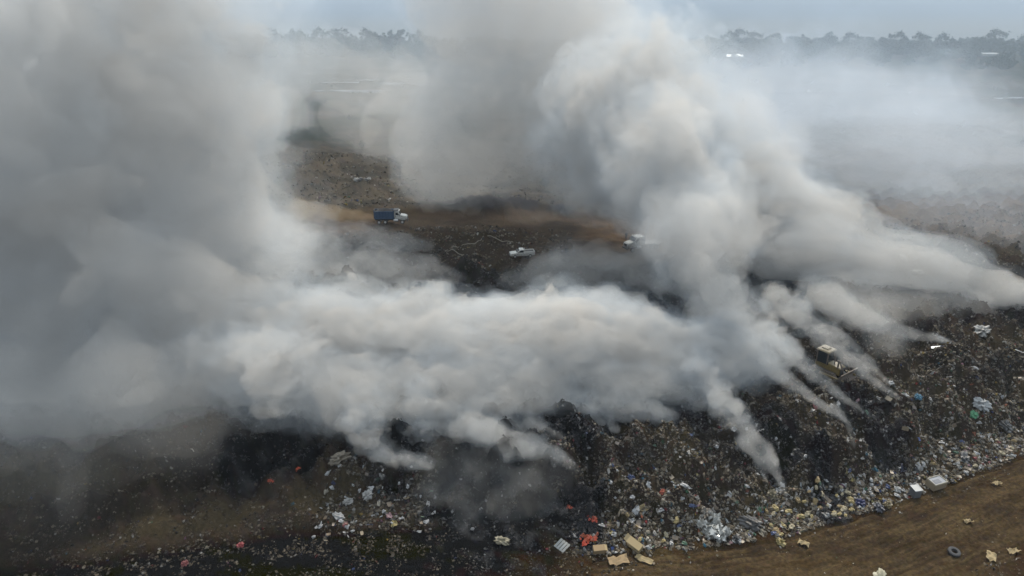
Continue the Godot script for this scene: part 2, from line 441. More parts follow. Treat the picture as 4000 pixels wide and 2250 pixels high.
func litter():
	var shapes := [
		["crumpled_bag_litter", ball(Vector3(1.0, 0.62, 0.8), 0.75, 1.7, 1), 0.24], ["torn_bag_litter", ball(Vector3(0.7, 0.5, 1.2), 0.95, 2.3, 2), 0.12], ["clod_litter", ball(Vector3(1, 0.7, 0.9), 0.6, 1.3, 3, 0), 0.16],
		["plastic_sheet_litter", sheet(4, 4, Vector2(1.0, 0.8), 0.34, 1), 0.16], ["paper_sheet_litter", sheet(3, 3, Vector2(0.9, 0.7), 0.22, 2), 0.10], ["cardboard_litter", card(1), 0.08],
		["rag_litter", rag(1), 0.10], ["bottle_litter", bottle(), 0.04]]
	for s in shapes: pieces[s[0]] = s[1]
	# x0, x1, metres behind the foot from, to, pieces per square metre, size from, to, colourful 0..1, tilt
	var zones := [
		[6.0, 92.0, -0.8, 3.2, 44.0, 0.12, 0.55, 0.95], [4.0, 92.0, 3.2, 7.5, 46.0, 0.14, 0.44, 0.62], [2.0, 96.0, 7.5, 12.5, 42.0, 0.14, 0.44, 0.55], [-10.0, 6.0, -1.0, 12.0, 10.0, 0.14, 0.45, 0.25],
		[-78.0, -10.0, -3.0, 15.0, 14.0, 0.10, 0.38, 0.16], [-19.0, -8.0, 0.5, 7.5, 20.0, 0.14, 0.55, 0.8], [30.0, 105.0, 12.5, 26.0, 24.0, 0.14, 0.46, 0.42], [-60.0, 30.0, 12.5, 26.0, 9.0, 0.2, 0.5, 0.2], [-80.0, 120.0, 26.0, 60.0, 6.0, 0.2, 0.6, 0.22],
		[-90.0, 14.0, 60.0, 98.0, 2.6, 0.25, 0.85, 0.34], [-120.0, 80.0, 118.0, 190.0, 1.0, 0.25, 0.95, 0.55], [-78.0, 10.0, -9.0, -1.0, 11.0, 0.07, 0.34, 0.2], [-20.0, 12.0, -7.0, -0.5, 8.0, 0.08, 0.28, 0.5], [8.0, 30.0, -3.0, -0.6, 2.5, 0.08, 0.3, 0.8], [30.0, 92.0, -2.6, -0.6, 3.0, 0.08, 0.3, 0.8], [10.0, 92.0, -11.5, -2.0, 0.9, 0.04, 0.2, 0.45], [34.0, 62.0, -15.5, -10.2, 5.0, 0.08, 0.36, 0.5]]
	var buffers := {}
	for s in shapes: buffers[s[0]] = []
	for q in zones:
		var count := int((q[1] - q[0]) * (q[3] - q[2]) / 0.92 * q[4])
		for k in count:
			var x := rng.randf_range(q[0], q[1]); var d := rng.randf_range(q[2], q[3])
			var z := toe_z(x) - d / 0.92
			if absf(x - 2.0) > -z * 0.82 + 8.0: continue
			if rough.get_noise_2d(x * 0.35 + 50.0, z * 0.35) < -0.28 - 0.25 * q[7] + (0.22 if d < 0.0 else 0.0): continue
			if d > 96.0 and z > -172.0 and x > -4.0: continue
			var burn := burnt(x, z)
			if burn > 0.5 and rng.randf() < burn * 0.10: continue
			var pick := rng.randf(); var at := 0
			while at < shapes.size() - 1 and pick > shapes[at][2]:
				pick -= shapes[at][2]; at += 1
			var size := lerpf(q[5], q[6], pow(rng.randf(), 2.2)) * 0.86
			var b := Basis(Quaternion(Vector3.UP, up_at(x, z))) * Basis.from_euler(Vector3(rng.randfn() * 0.45, rng.randf() * TAU, rng.randfn() * 0.45))
			var sc := Vector3(rng.randf_range(0.7, 1.4), rng.randf_range(0.6, 1.2), rng.randf_range(0.7, 1.3)) * size
			b = b * Basis.from_scale(sc)
			var y := ground_at(x, z) + size * rng.randf_range(0.02, 0.20)
			if road_share(x, z) > 0.5: y -= 0.03
			var c := tint(q[7]) * (0.62 if x < 3.0 and z > -80.0 else 1.0)  # left litter darkened in colour to stand for shade under the smoke
			if burn > 0.0: c = c.lerp(Color(0.012, 0.012, 0.013) if rng.randf() < 0.95 else Color(0.09, 0.09, 0.09), clampf(burn * 1.25, 0, 1) * (1.0 if rng.randf() < 0.93 else 0.3))
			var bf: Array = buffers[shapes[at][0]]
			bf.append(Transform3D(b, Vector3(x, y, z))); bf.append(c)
	var total := 0
	for s in shapes:
		var bf: Array = buffers[s[0]]
		var mm := MultiMesh.new(); mm.transform_format = MultiMesh.TRANSFORM_3D; mm.use_colors = true; mm.mesh = s[1]; mm.instance_count = bf.size() / 2
		for k in bf.size() / 2:
			mm.set_instance_transform(k, bf[k * 2]); mm.set_instance_color(k, bf[k * 2 + 1])
		total += mm.instance_count
		var o := MultiMeshInstance3D.new(); o.name = s[0]; o.multimesh = mm; o.material_override = mats.litter; add_child(o)
		kind(o, "stuff"); tag(o, "countless small scraps of " + String(s[0]).replace("_litter", "").replace("_", " ") + " rubbish covering the heap", "litter")
	print("litter ", total)

# ---------------------------------------------------------------- the far side
func crown(s: int, wide: float, tall: float, clumps: int, open: float) -> ArrayMesh:
	var r := RandomNumberGenerator.new(); r.seed = 100 + s
	var v := PackedVector3Array(); var ix := PackedInt32Array()
	for k in clumps:
		var a := r.randf() * TAU; var q := sqrt(r.randf()); var hgt := r.randf()
		var reach := wide * (0.55 + 0.45 * sin(PI * (0.15 + 0.8 * hgt)))
		var c := Vector3(cos(a) * q * reach, lerpf(0.34, 0.92, hgt) * tall, sin(a) * q * reach)
		var rad := wide * r.randf_range(0.22, 0.42)
		for j in int(52 * (1.0 - open)):
			var d := Vector3(r.randfn(), r.randfn() * 0.7, r.randfn()) * rad * 0.55
			var p := c + d
			var b := Basis.from_euler(Vector3(r.randf() * TAU, r.randf() * TAU, r.randf() * TAU)) * (0.9 * r.randf_range(0.6, 1.4))
			var n := v.size()
			v.append(p + b * Vector3(-0.5, 0, -0.4)); v.append(p + b * Vector3(0.5, 0.1, -0.3)); v.append(p + b * Vector3(0.4, 0, 0.5)); v.append(p + b * Vector3(-0.4, -0.1, 0.4))
			ix.append_array([n, n + 1, n + 2, n, n + 2, n + 3])
	return arrays_mesh(v, ix)

func trunk(s: int, wide: float, tall: float) -> ArrayMesh:
	var r := RandomNumberGenerator.new(); r.seed = 300 + s
	var sh := Shape.new()
	var fork := Vector3(r.randfn() * 0.3, tall * 0.42, r.randfn() * 0.3)
	sh.tube(Vector3(0, -1.5, 0), fork, tall * 0.024, tall * 0.016, 7)
	for k in 5:
		var a := TAU * (k + r.randf() * 0.6) / 5
		var e := Vector3(cos(a) * wide * 0.6, tall * r.randf_range(0.62, 0.88), sin(a) * wide * 0.6)
		sh.tube(fork * r.randf_range(0.75, 1.0), fork.lerp(e, 0.55) + Vector3(0, tall * 0.04, 0), tall * 0.011, tall * 0.007, 5)
		sh.tube(fork.lerp(e, 0.55) + Vector3(0, tall * 0.04, 0), e, tall * 0.007, tall * 0.003, 5)
	return sh.mesh()

func skyline(px: float) -> float:                                    # how high the treeline stands, by direction
	var tops := [[-560.0, 31.0], [-440.0, 33.0], [-330.0, 33.0], [-255.0, 38.5], [-200.0, 37.0], [-160.0, 37.5], [-110.0, 39.0], [60.0, 30.0], [150.0, 23.5], [212.0, 26.5], [236.0, 27.0], [243.0, 37.0], [282.0, 36.0], [290.0, 27.0], [306.0, 32.0], [330.0, 33.0], [345.0, 31.0], [372.0, 35.5], [392.0, 34.5], [408.0, 32.0], [425.0, 29.0], [452.0, 34.0], [482.0, 34.5], [500.0, 31.5], [525.0, 26.0], [545.0, 32.0], [572.0, 36.5], [590.0, 34.0], [640.0, 32.0]]
	for k in tops.size() - 1:
		if px <= tops[k + 1][0]: return lerpf(tops[k][1], tops[k + 1][1], clampf((px - tops[k][0]) / (tops[k + 1][0] - tops[k][0]), 0, 1))
	return 31.0

func far_things():
	var leaf := mat(Color(0.020, 0.030, 0.017), 0.9); leaf.cull_mode = BaseMaterial3D.CULL_DISABLED
	var leaf2 := mat(Color(0.030, 0.038, 0.022), 0.9); leaf2.cull_mode = BaseMaterial3D.CULL_DISABLED
	var bark := mat(Color(0.09, 0.075, 0.06), 0.9)
	var kinds := [["round crowned", 6.5, 20.0, 16, 0.1], ["open crowned", 5.0, 20.0, 11, 0.45], ["broad spreading", 8.5, 20.0, 20, 0.1], ["narrow upright", 4.0, 20.0, 12, 0.1], ["thin leaved airy", 6.5, 20.0, 12, 0.6]]
	var first := []
	for k in kinds.size():
		first.append([crown(k, kinds[k][1], kinds[k][2], kinds[k][3], kinds[k][4]), trunk(k, kinds[k][1], kinds[k][2])])
	var r := RandomNumberGenerator.new(); r.seed = 21
	var x := -470.0
	var made := {}
	while x < 640.0:
		if x < -95.0 or x > 140.0:
			var k: int = [0, 2, 1, 0, 3, 4, 2, 0][r.randi() % 8]
			if x > 240.0 and x < 285.0: k = 2 if r.randf() < 0.6 else 1
			var z := -845.0 + r.randf_range(-18, 18)
			var base := raw_height(x, z)
			var top := skyline(x) + r.randf_range(-3.2, 2.0)
			var label := "%s %s %s tree in the treeline %s" % [["very hazy", "hazy"][int(x > 330.0)], "tall" if skyline(x) + r.randf_range(-1, 1) > 34.0 else "middling" if skyline(x) > 30.0 else "low", kinds[k][0], "left of the tall smoke column" if x < 0 else "behind the long white shed" if x < 420 else "beyond the smoke at the right edge"]
			var t: Node3D
			if made.has(k):
				t = made[k].duplicate(); t.name = numbered("tree"); add_child(t)
				t.position = Vector3(x, base, z); t.rotation.y = r.randf() * TAU
				tag(t, label, "tree", "trees of the far treeline")
			else:
				t = thing("tree", label, "tree", Vector3(x, base, z), r.randf() * TAU, "trees of the far treeline")
				obj("crown", first[k][0], leaf if k % 2 == 0 else leaf2, t); obj("trunk", first[k][1], bark, t)
				made[k] = t
			t.scale = Vector3.ONE * maxf(0.55, (top - base) / 20.0)
		x += r.randf_range(9.0, 15.0)
	var mm := MultiMesh.new(); mm.transform_format = MultiMesh.TRANSFORM_3D; mm.mesh = first[0][0]
	var spots := []
	for k in 2200:
		var fx := r.randf_range(-760, 900); var fz := r.randf_range(-960, -705)
		var base := raw_height(fx, fz)
		var tall := minf(r.randf_range(10, 19), (skyline(fx) - base) * 0.86)
		if fz < -835.0: tall = minf(tall, skyline(fx) - base - 4.0)
		if fz > -775.0 and (fx < 120.0 or rough.get_noise_2d(fx * 0.01, fz * 0.02) < 0.0): continue
		spots.append(Transform3D(Basis.from_euler(Vector3(0, r.randf() * TAU, 0)).scaled(Vector3(r.randf_range(1.0, 1.5), 1, r.randf_range(1.0, 1.5)) * tall / 20.0), Vector3(fx, base - 3.0, fz)))
	for k in 260:                                                    # scrub on the flat ground beyond the dump
		var fz := r.randf_range(-640, -255); var fx := r.randf_range(-1, 1) * -fz * 0.9
		if rough.get_noise_2d(fx * 0.018 + 9.0, fz * 0.03) < 0.05: continue
		spots.append(Transform3D(Basis.from_euler(Vector3(0, r.randf() * TAU, 0)).scaled(Vector3.ONE * r.randf_range(0.08, 0.22)), Vector3(fx, raw_height(fx, fz) - 0.8, fz)))
	mm.instance_count = spots.size()
	for k in spots.size(): mm.set_instance_transform(k, spots[k])
	var w := MultiMeshInstance3D.new(); w.name = "woods"; w.multimesh = mm; w.material_override = leaf; add_child(w)
	kind(w, "stuff"); tag(w, "hazy dark woodland and scrub beyond the dump", "woodland")

	var white := mat(Color(0.42, 0.43, 0.43), 0.5)
	var wall := mat(Color(0.16, 0.165, 0.165), 0.8)
	var shed := thing("long_shed", "long low white roofed shed before the far trees", "shed", Vector3(237, raw_height(237, -770), -770), 0.02)
	var s := Shape.new(); s.box(Vector3(0, 1.3, 0), Vector3(18.4, 2.6, 7.0)); obj("wall", s.mesh(), wall, shed)
	s = Shape.new(); s.prism([Vector2(-4.2, 2.55), Vector2(0, 4.6), Vector2(4.2, 2.55), Vector2(4.2, 2.75), Vector2(0, 4.85), Vector2(-4.2, 2.75)], -9.8, 9.8)
	var roof := obj("roof", s.mesh(), white, shed); roof.rotation.y = PI / 2
	s = Shape.new(); s.box(Vector3(4, 1.1, 3.53), Vector3(2.6, 2.2, 0.06)); obj("door", s.mesh(), mat(Color(0.12, 0.13, 0.14)), shed)
	var shed2 := thing("long_shed", "low pale shed half lost in haze near the right edge", "shed", Vector3(531, raw_height(531, -800), -800), -0.03)
	s = Shape.new(); s.box(Vector3(0, 1.1, 0), Vector3(36, 2.2, 6)); obj("wall", s.mesh(), wall, shed2)
	s = Shape.new(); s.prism([Vector2(-3.6, 2.15), Vector2(0, 3.4), Vector2(3.6, 2.15), Vector2(3.6, 2.3), Vector2(0, 3.6), Vector2(-3.6, 2.3)], -19, 19)
	roof = obj("roof", s.mesh(), mat(Color(0.14, 0.15, 0.155)), shed2); roof.rotation.y = PI / 2

	# the air between the dump and the far trees
	var air := FogVolume.new(); air.name = "distant_haze"; air.shape = RenderingServer.FOG_VOLUME_SHAPE_BOX; air.size = Vector3(2600, 300, 800); air.position = Vector3(0, 140, -640)
	var am := FogMaterial.new(); am.density = 0.0003; am.albedo = Color(0.86, 0.94, 1.0); air.material = am; add_child(air)
	kind(air, "stuff"); tag(air, "bluish haze hanging over the fields before the far trees", "haze")
	# pale plastic sheets laid over the far fields
	var film := mat(Color(0.11, 0.12, 0.13), 1.0); film.metallic_specular = 0.0; film.cull_mode = BaseMaterial3D.CULL_DISABLED
	var tarps := [[-112.0, -508.0, 62.0, 5.0, "longest pale tarpaulin strip on the far field left of the smoke"], [-133.0, -548.0, 30.0, 7.0, "pale tarpaulin behind the longest strip on the far field"], [-92.0, -560.0, 22.0, 6.0, "short pale tarpaulin right of the far field strips"], [-120.0, -590.0, 18.0, 8.0, "farthest small pale tarpaulin on the left field"], [-100.0, -480.0, 20.0, 2.5, "nearest thin pale tarpaulin on the left field"],
		[322.0, -452.0, 26.0, 4.0, "pale tarpaulin on the field at the right edge"], [338.0, -428.0, 14.0, 3.0, "small pale tarpaulin below the right edge one"], [445.0, -815.0, 40.0, 4.0, "pale streak of tarpaulin under the right treeline"]]
	for q in tarps:
		var t := obj("tarpaulin", sheet(14, 4, Vector2(q[2], q[3]), 0.5, int(q[0])), film)
		t.position = Vector3(q[0], raw_height(q[0], q[1]) + 0.9, q[1]); tag(t, q[4], "tarpaulin")
	var bush := thing("bush", "round dark bush alone on the brown ground under the smoke", "bush", on_ground(9.6, -199.0, -0.4), 0.4)
	var o := obj("foliage", first[0][0], leaf, bush); o.scale = Vector3(0.19, 0.19, 0.19)
	o = obj("stem", first[0][1], bark, bush); o.scale = Vector3(0.19, 0.19, 0.19)
	# birds over the treeline
	var k := 0
	for q in [[Vector3(75, 57.0, -150), 0.5, "dark bird flying highest in the sky at upper right"], [Vector3(62, 58.6, -168), 2.0, "tiny dark bird left of the other flying birds"], [Vector3(106, 55.2, -150), 1.2, "dark bird gliding near the right edge of the sky"]]:
		var b := thing("bird", q[2], "bird", q[0], q[1])
		var sh := Shape.new(); sh.lathe([Vector2(0.01, -0.30), Vector2(0.07, -0.12), Vector2(0.09, 0.05), Vector2(0.05, 0.2), Vector2(0.06, 0.26), Vector2(0.01, 0.36)], 8, Vector3.ZERO, Vector3.RIGHT, false)
		var dark := mat(Color(0.02, 0.02, 0.022)); dark.cull_mode = BaseMaterial3D.CULL_DISABLED
		obj("body", sh.mesh(), dark, b)
		for side in [-1, 1]:
			sh = Shape.new()
			var up := 0.16 + 0.1 * k
			sh.quad(Vector3(0.16, 0.03, side * 0.05), Vector3(0.10, up, side * 0.42), Vector3(-0.10, up, side * 0.42), Vector3(-0.10, 0.02, side * 0.05))
			sh.quad(Vector3(0.10, up, side * 0.42), Vector3(-0.06, up * 0.9, side * 0.85), Vector3(-0.14, up * 0.9, side * 0.80), Vector3(-0.10, up, side * 0.42))
			obj("wing", sh.mesh(), dark, b)
		sh = Shape.new(); sh.tri(Vector3(-0.26, 0, 0), Vector3(-0.50, 0.01, 0.11), Vector3(-0.50, 0.01, -0.11)); obj("tail", sh.mesh(), dark, b)
		k += 1

# ---------------------------------------------------------------- vehicles
func wheel(parent: Node3D, at: Vector3, r: float, w: float, tyre: Material, rim: Material):
	var o := Node3D.new(); o.name = "wheel"; parent.add_child(o, true); o.position = at
	var s := Shape.new()
	s.lathe([Vector2(r * 0.58, -w / 2), Vector2(r * 0.93, -w / 2), Vector2(r, -w * 0.32), Vector2(r, w * 0.32), Vector2(r * 0.93, w / 2), Vector2(r * 0.58, w / 2)], 22, Vector3.ZERO, Vector3.BACK)
	obj("tyre", s.mesh(), tyre, o)
	s = Shape.new()
	s.lathe([Vector2(0.01, -w * 0.3), Vector2(r * 0.6, -w * 0.42), Vector2(r * 0.6, w * 0.42), Vector2(r * 0.45, w * 0.30), Vector2(r * 0.25, w * 0.30), Vector2(r * 0.18, w * 0.44), Vector2(0.01, w * 0.44)], 18, Vector3.ZERO, Vector3.BACK, false)
	obj("rim", s.mesh(), rim, o)

func paint(c: Color) -> StandardMaterial3D:
	var m := mat(c, 0.42); m.clearcoat_enabled = true; m.clearcoat = 0.35; m.clearcoat_roughness = 0.25
	var t := noise_texture(256, 0.02, 4, Color(0.80, 0.77, 0.72), Color(1, 1, 1), false, int(c.r * 90.0)); m.albedo_texture = t; m.uv1_triplanar = true; m.uv1_scale = Vector3.ONE * 0.5
	return m

func V(x: float, y: float) -> Vector2: return Vector2(x, y)

func truck_cab(t: Node3D, body: Material, glass: Material, dark: Material, chrome: Material, crew: float):
	# cab and sloping bonnet, nose towards +x; the cab's back is at x = 0.95 - crew
	var back := 0.95 - crew
	var s := Shape.new()
	s.prism([V(back, 1.22), V(back, 3.0), V(back + 0.15, 3.18), V(1.75, 3.18), V(2.0, 3.05), V(2.42, 2.28), V(2.42, 1.22)], -1.05, 1.05, 0.09)
	obj("cab", s.mesh(), body, t)
	s = Shape.new()
	s.prism([V(2.43, 1.15), V(2.43, 2.24), V(3.05, 2.16), V(3.75, 1.98), V(3.98, 1.80), V(4.02, 1.18), V(3.40, 0.95), V(3.28, 1.05), V(3.05, 1.32), V(2.65, 1.38), V(2.43, 1.2)], -0.92, 0.92, 0.12)
	obj("bonnet", s.mesh(), body, t)
	for side in [-1.0, 1.0]:
		s = Shape.new()
		s.prism([V(2.1, 1.12), V(2.2, 1.42), V(2.5, 1.62), V(2.95, 1.62), V(3.3, 1.40), V(3.42, 1.05), V(3.32, 1.05), V(3.2, 1.32), V(2.9, 1.50), V(2.5, 1.50), V(2.28, 1.34), V(2.2, 1.12)], side * 0.88 - 0.2, side * 0.88 + 0.2)
		obj("wing", s.mesh(), body, t)
		s = Shape.new()
		s.prism([V(1.28, 2.25), V(1.28, 2.86), V(1.78, 2.86), V(2.12, 2.25)], side * 1.055 - 0.02, side * 1.055 + 0.02)
		obj("side_window", s.mesh(), glass, t)
		if crew > 0:
			s = Shape.new(); s.prism([V(back + 0.22, 2.25), V(back + 0.22, 2.8), V(1.0, 2.86), V(1.0, 2.25)], side * 1.055 - 0.02, side * 1.055 + 0.02)
			obj("side_window", s.mesh(), glass, t)
		s = Shape.new(); s.box(Vector3(1.28, 1.85, side * 1.07), Vector3(0.16, 0.26, 0.03)); obj("door_handle", s.mesh(), dark, t)
		s = Shape.new(); s.chamfer(Vector3(2.24, 2.35, side * 1.35), Vector3(0.12, 0.52, 0.26), Basis.IDENTITY, 1.0, 0.03); s.tube(Vector3(2.2, 2.4, side * 1.0), Vector3(2.24, 2.4, side * 1.28), 0.025, 0.025, 6); obj("mirror", s.mesh(), dark, t)
		s = Shape.new(); s.box(Vector3(4.0, 1.48, side * 0.72), Vector3(0.08, 0.24, 0.3)); obj("headlight", s.mesh(), chrome, t)
		s = Shape.new(); s.box(Vector3(1.6, 0.62, side * 1.0), Vector3(1.1, 0.06, 0.3)); s.box(Vector3(1.6, 0.92, side * 1.02), Vector3(1.1, 0.06, 0.2)); obj("step", s.mesh(), dark, t)
		s = Shape.new(); s.lathe([Vector2(0.01, -0.55), Vector2(0.3, -0.55), Vector2(0.32, 0), Vector2(0.3, 0.55), Vector2(0.01, 0.55)], 14, Vector3(1.25, 0.92, side * 0.86), Vector3.RIGHT, false); obj("fuel_tank", s.mesh(), chrome, t)
	s = Shape.new(); s.quad(Vector3(1.99, 3.02, -0.9), Vector3(1.99, 3.02, 0.9), Vector3(2.40, 2.30, 0.9), Vector3(2.40, 2.30, -0.9)); var w := obj("windscreen", s.mesh(), glass, t); w.position = Vector3(0.03, 0.02, 0)
	s = Shape.new(); s.box(Vector3(4.02, 1.50, 0), Vector3(0.06, 0.5, 0.95)); obj("grille", s.mesh(), dark, t)
	s = Shape.new(); s.chamfer(Vector3(4.08, 0.82, 0), Vector3(0.28, 0.36, 2.2), Basis.IDENTITY, 1.0, 0.05); obj("bumper", s.mesh(), dark, t)
	s = Shape.new(); s.chamfer(Vector3(2.0, 3.24, 0), Vector3(0.5, 0.14, 1.9), Basis.from_euler(Vector3(0, 0, -0.3)), 0.9, 0.04); obj("sun_visor", s.mesh(), body, t)
	for side in [-1, 1]:
		s = Shape.new(); s.box(Vector3(-0.15, 0.95, side * 0.42), Vector3(7.5, 0.26, 0.12)); obj("chassis_rail", s.mesh(), dark, t)

func vehicles():
	var tyre := mat(Color(0.018, 0.018, 0.018), 0.9); var dark := mat(Color(0.015, 0.015, 0.016), 0.6)
	var glass := mat(Color(0.015, 0.018, 0.02), 0.08); var steel := mat(Color(0.42, 0.42, 0.41), 0.4, 0.5); var rim := mat(Color(0.30, 0.29, 0.27), 0.5)
	var white := paint(Color(0.40, 0.41, 0.40)); var blue := paint(Color(0.018, 0.050, 0.105)); var soil_paint := mat(Color(0.020, 0.018, 0.016), 0.95)
	# the blue tipper driving right on the far track
	var t := thing("dump_truck", "blue bedded dump truck with white cab hauling dark soil along the brown track", "dump truck", on_ground(-29.9, -163.5, -0.03), 0.03)
	truck_cab(t, white, glass, dark, steel, 0.0)
	for q in [[2.85, 0.98], [-1.35, 0.95], [-2.85, 0.95]]:
		for side in [-1, 1]: wheel(t, Vector3(q[0], 0.52, side * q[1]), 0.52, 0.34 if q[0] > 0 else 0.55, tyre, rim)
	var s := Shape.new()
	s.box(Vector3(-1.55, 1.32, 0), Vector3(4.7, 0.12, 2.3)); s.box(Vector3(0.82, 2.3, 0), Vector3(0.1, 2.0, 2.4))
	for side in [-1, 1]: s.chamfer(Vector3(-1.55, 2.3, side * 1.2), Vector3(4.84, 1.96, 0.1), Basis.IDENTITY, 1.0, 0.02)
	var bed := obj("bed", s.mesh(), blue, t)
	for side in [-1, 1]:
		for k in 7:
			s = Shape.new(); s.chamfer(Vector3(-3.75 + k * 0.74, 2.28, side * 1.28), Vector3(0.12, 1.9, 0.1), Basis.IDENTITY, 1.0, 0.02); obj("rib", s.mesh(), blue, bed)
		for y in [1.42, 3.22]:
			s = Shape.new(); s.box(Vector3(-1.55, y, side * 1.275), Vector3(4.9, 0.14, 0.09)); obj("rail", s.mesh(), blue, bed)
	s = Shape.new(); s.chamfer(Vector3(-3.98, 2.4, 0), Vector3(0.12, 2.2, 2.5), Basis.IDENTITY, 1.0, 0.03)
	for side in [-1, 1]: s.box(Vector3(-4.02, 3.5, side * 1.1), Vector3(0.16, 0.35, 0.14), Basis.from_euler(Vector3(0, 0, 0.5)))
	obj("tailgate", s.mesh(), dark, t)
	s = Shape.new(); s.chamfer(Vector3(1.35, 3.42, 0), Vector3(1.2, 0.09, 2.3), Basis.from_euler(Vector3(0, 0, 0.03)), 1.0, 0.02); s.box(Vector3(0.78, 3.3, 0), Vector3(0.1, 0.34, 2.36)); obj("cab_guard", s.mesh(), dark, t)
	var pv := PackedVector3Array(); var pi := PackedInt32Array()
	for j in 13:
		for i in 21:
			var u := i / 10.0 - 1.0; var v := j / 6.0 - 1.0
			pv.append(Vector3(-1.6 + u * 2.32, 2.85 + 0.95 * maxf(0.0, 1.0 - u * u * 0.9) * (1.0 - 0.65 * v * v) + 0.08 * noise.get_noise_2d(u * 5.0, v * 4.0), v * 1.14))
	for j in 12:
		for i in 20:
			var a := j * 21 + i
			pi.append_array([a, a + 1, a + 21, a + 1, a + 22, a + 21])
	obj("soil_load", arrays_mesh(pv, pi), soil_paint, t)
	for side in [-1, 1]:
		s = Shape.new(); s.box(Vector3(-3.75, 0.62, side * 0.95), Vector3(0.03, 0.6, 0.5)); obj("mudflap", s.mesh(), dark, t)

	# the white pickup
	t = thing("pickup_truck", "white single cab pickup truck parked by dark soil mounds", "pickup truck", on_ground(2.1, -136.6, -0.02), PI + 0.16)
	var lower := Shape.new()
	lower.prism([V(-2.62, 0.55), V(-2.62, 1.08), V(0.25, 1.10), V(1.15, 1.10), V(2.2, 1.02), V(2.56, 0.86), V(2.62, 0.52), V(2.05, 0.42), V(1.98, 0.72), V(1.62, 0.88), V(1.26, 0.72), V(1.18, 0.40), V(-1.2, 0.40), V(-1.28, 0.72), V(-1.62, 0.88), V(-1.98, 0.72), V(-2.05, 0.45)], -0.90, 0.90, 0.07)
	obj("body", lower.mesh(), white, t)
	s = Shape.new(); s.prism([V(-0.42, 1.09), V(-0.36, 1.66), V(-0.22, 1.74), V(0.42, 1.74), V(0.58, 1.68), V(1.22, 1.09)], -0.80, 0.80, 0.07); obj("cab", s.mesh(), white, t)
	for side in [-1.0, 1.0]:
		s = Shape.new(); s.prism([V(-0.22, 1.14), V(-0.20, 1.58), V(0.38, 1.60), V(0.88, 1.14)], side * 0.805 - 0.015, side * 0.805 + 0.015); obj("side_window", s.mesh(), glass, t)
		s = Shape.new(); s.chamfer(Vector3(0.95, 1.20, side * 0.98), Vector3(0.12, 0.18, 0.2), Basis.IDENTITY, 1.0, 0.03); obj("mirror", s.mesh(), dark, t)
		s = Shape.new(); s.box(Vector3(-0.1, 0.98, side * 0.91), Vector3(0.2, 0.05, 0.03)); obj("door_handle", s.mesh(), dark, t)
		s = Shape.new(); s.box(Vector3(2.46, 0.86, side * 0.68), Vector3(0.16, 0.16, 0.36)); obj("headlight", s.mesh(), steel, t)
		s = Shape.new(); s.box(Vector3(-2.62, 0.9, side * 0.80), Vector3(0.05, 0.3, 0.16)); obj("tail_light", s.mesh(), mat(Color(0.22, 0.02, 0.02), 0.3), t)
	s = Shape.new(); s.quad(Vector3(0.60, 1.67, -0.70), Vector3(0.60, 1.67, 0.70), Vector3(1.20, 1.12, 0.76), Vector3(1.20, 1.12, -0.76)); var ws := obj("windscreen", s.mesh(), glass, t); ws.position = Vector3(0.025, 0.015, 0)
	s = Shape.new(); s.quad(Vector3(-0.40, 1.60, -0.66), Vector3(-0.40, 1.60, 0.66), Vector3(-0.44, 1.18, 0.7), Vector3(-0.44, 1.18, -0.7)); ws = obj("rear_window", s.mesh(), glass, t); ws.position.x = -0.02
	s = Shape.new(); s.box(Vector3(-1.55, 1.115, 0), Vector3(1.95, 0.04, 1.46)); obj("bed_floor", s.mesh(), dark, t)
	for side in [-1, 1]:
		s = Shape.new(); s.chamfer(Vector3(-1.55, 1.20, side * 0.82), Vector3(2.1, 0.24, 0.14), Basis.IDENTITY, 1.0, 0.03); obj("bed_side", s.mesh(), white, t)
	s = Shape.new(); s.chamfer(Vector3(-2.56, 1.20, 0), Vector3(0.1, 0.24, 1.5), Basis.IDENTITY, 1.0, 0.02); obj("tailgate", s.mesh(), white, t)
	s = Shape.new(); s.chamfer(Vector3(2.6, 0.55, 0), Vector3(0.2, 0.26, 1.7), Basis.IDENTITY, 1.0, 0.05); obj("bumper", s.mesh(), dark, t)
	s = Shape.new(); s.box(Vector3(2.55, 0.82, 0), Vector3(0.1, 0.16, 0.9)); obj("grille", s.mesh(), dark, t)
	s = Shape.new(); s.tube(Vector3(-0.55, 1.1, -0.72), Vector3(-0.55, 1.72, -0.66), 0.03, 0.03, 6); s.tube(Vector3(-0.55, 1.1, 0.72), Vector3(-0.55, 1.72, 0.66), 0.03, 0.03, 6); s.tube(Vector3(-0.55, 1.72, -0.66), Vector3(-0.55, 1.72, 0.66), 0.03, 0.03, 6); obj("roll_bar", s.mesh(), white, t)
	for x in [1.62, -1.62]:
		for side in [-1, 1]: wheel(t, Vector3(x, 0.36, side * 0.80), 0.37, 0.24, tyre, rim)

	# white crew cab lorry with a loading boom, half in the smoke
	t = thing("crew_cab_truck", "white crew cab lorry with raised loading boom, half hidden in smoke", "lorry", on_ground(28.2, -142.2, -0.03), PI + 0.42)
	truck_cab(t, white, glass, dark, steel, 1.25)
	for q in [[2.85, 0.98], [-2.0, 0.95], [-3.3, 0.95]]:
		for side in [-1, 1]: wheel(t, Vector3(q[0], 0.52, side * q[1]), 0.52, 0.34 if q[0] > 0 else 0.5, tyre, rim)
	s = Shape.new(); s.chamfer(Vector3(-2.5, 1.28, 0), Vector3(4.0, 0.16, 2.4), Basis.IDENTITY, 1.0, 0.03); obj("deck", s.mesh(), mat(Color(0.16, 0.16, 0.16)), t)
	var pale := paint(Color(0.30, 0.30, 0.29))
	s = Shape.new(); s.tube(Vector3(-0.8, 1.3, 0), Vector3(-0.8, 3.3, 0), 0.22, 0.18, 10); obj("boom_post", s.mesh(), pale, t)
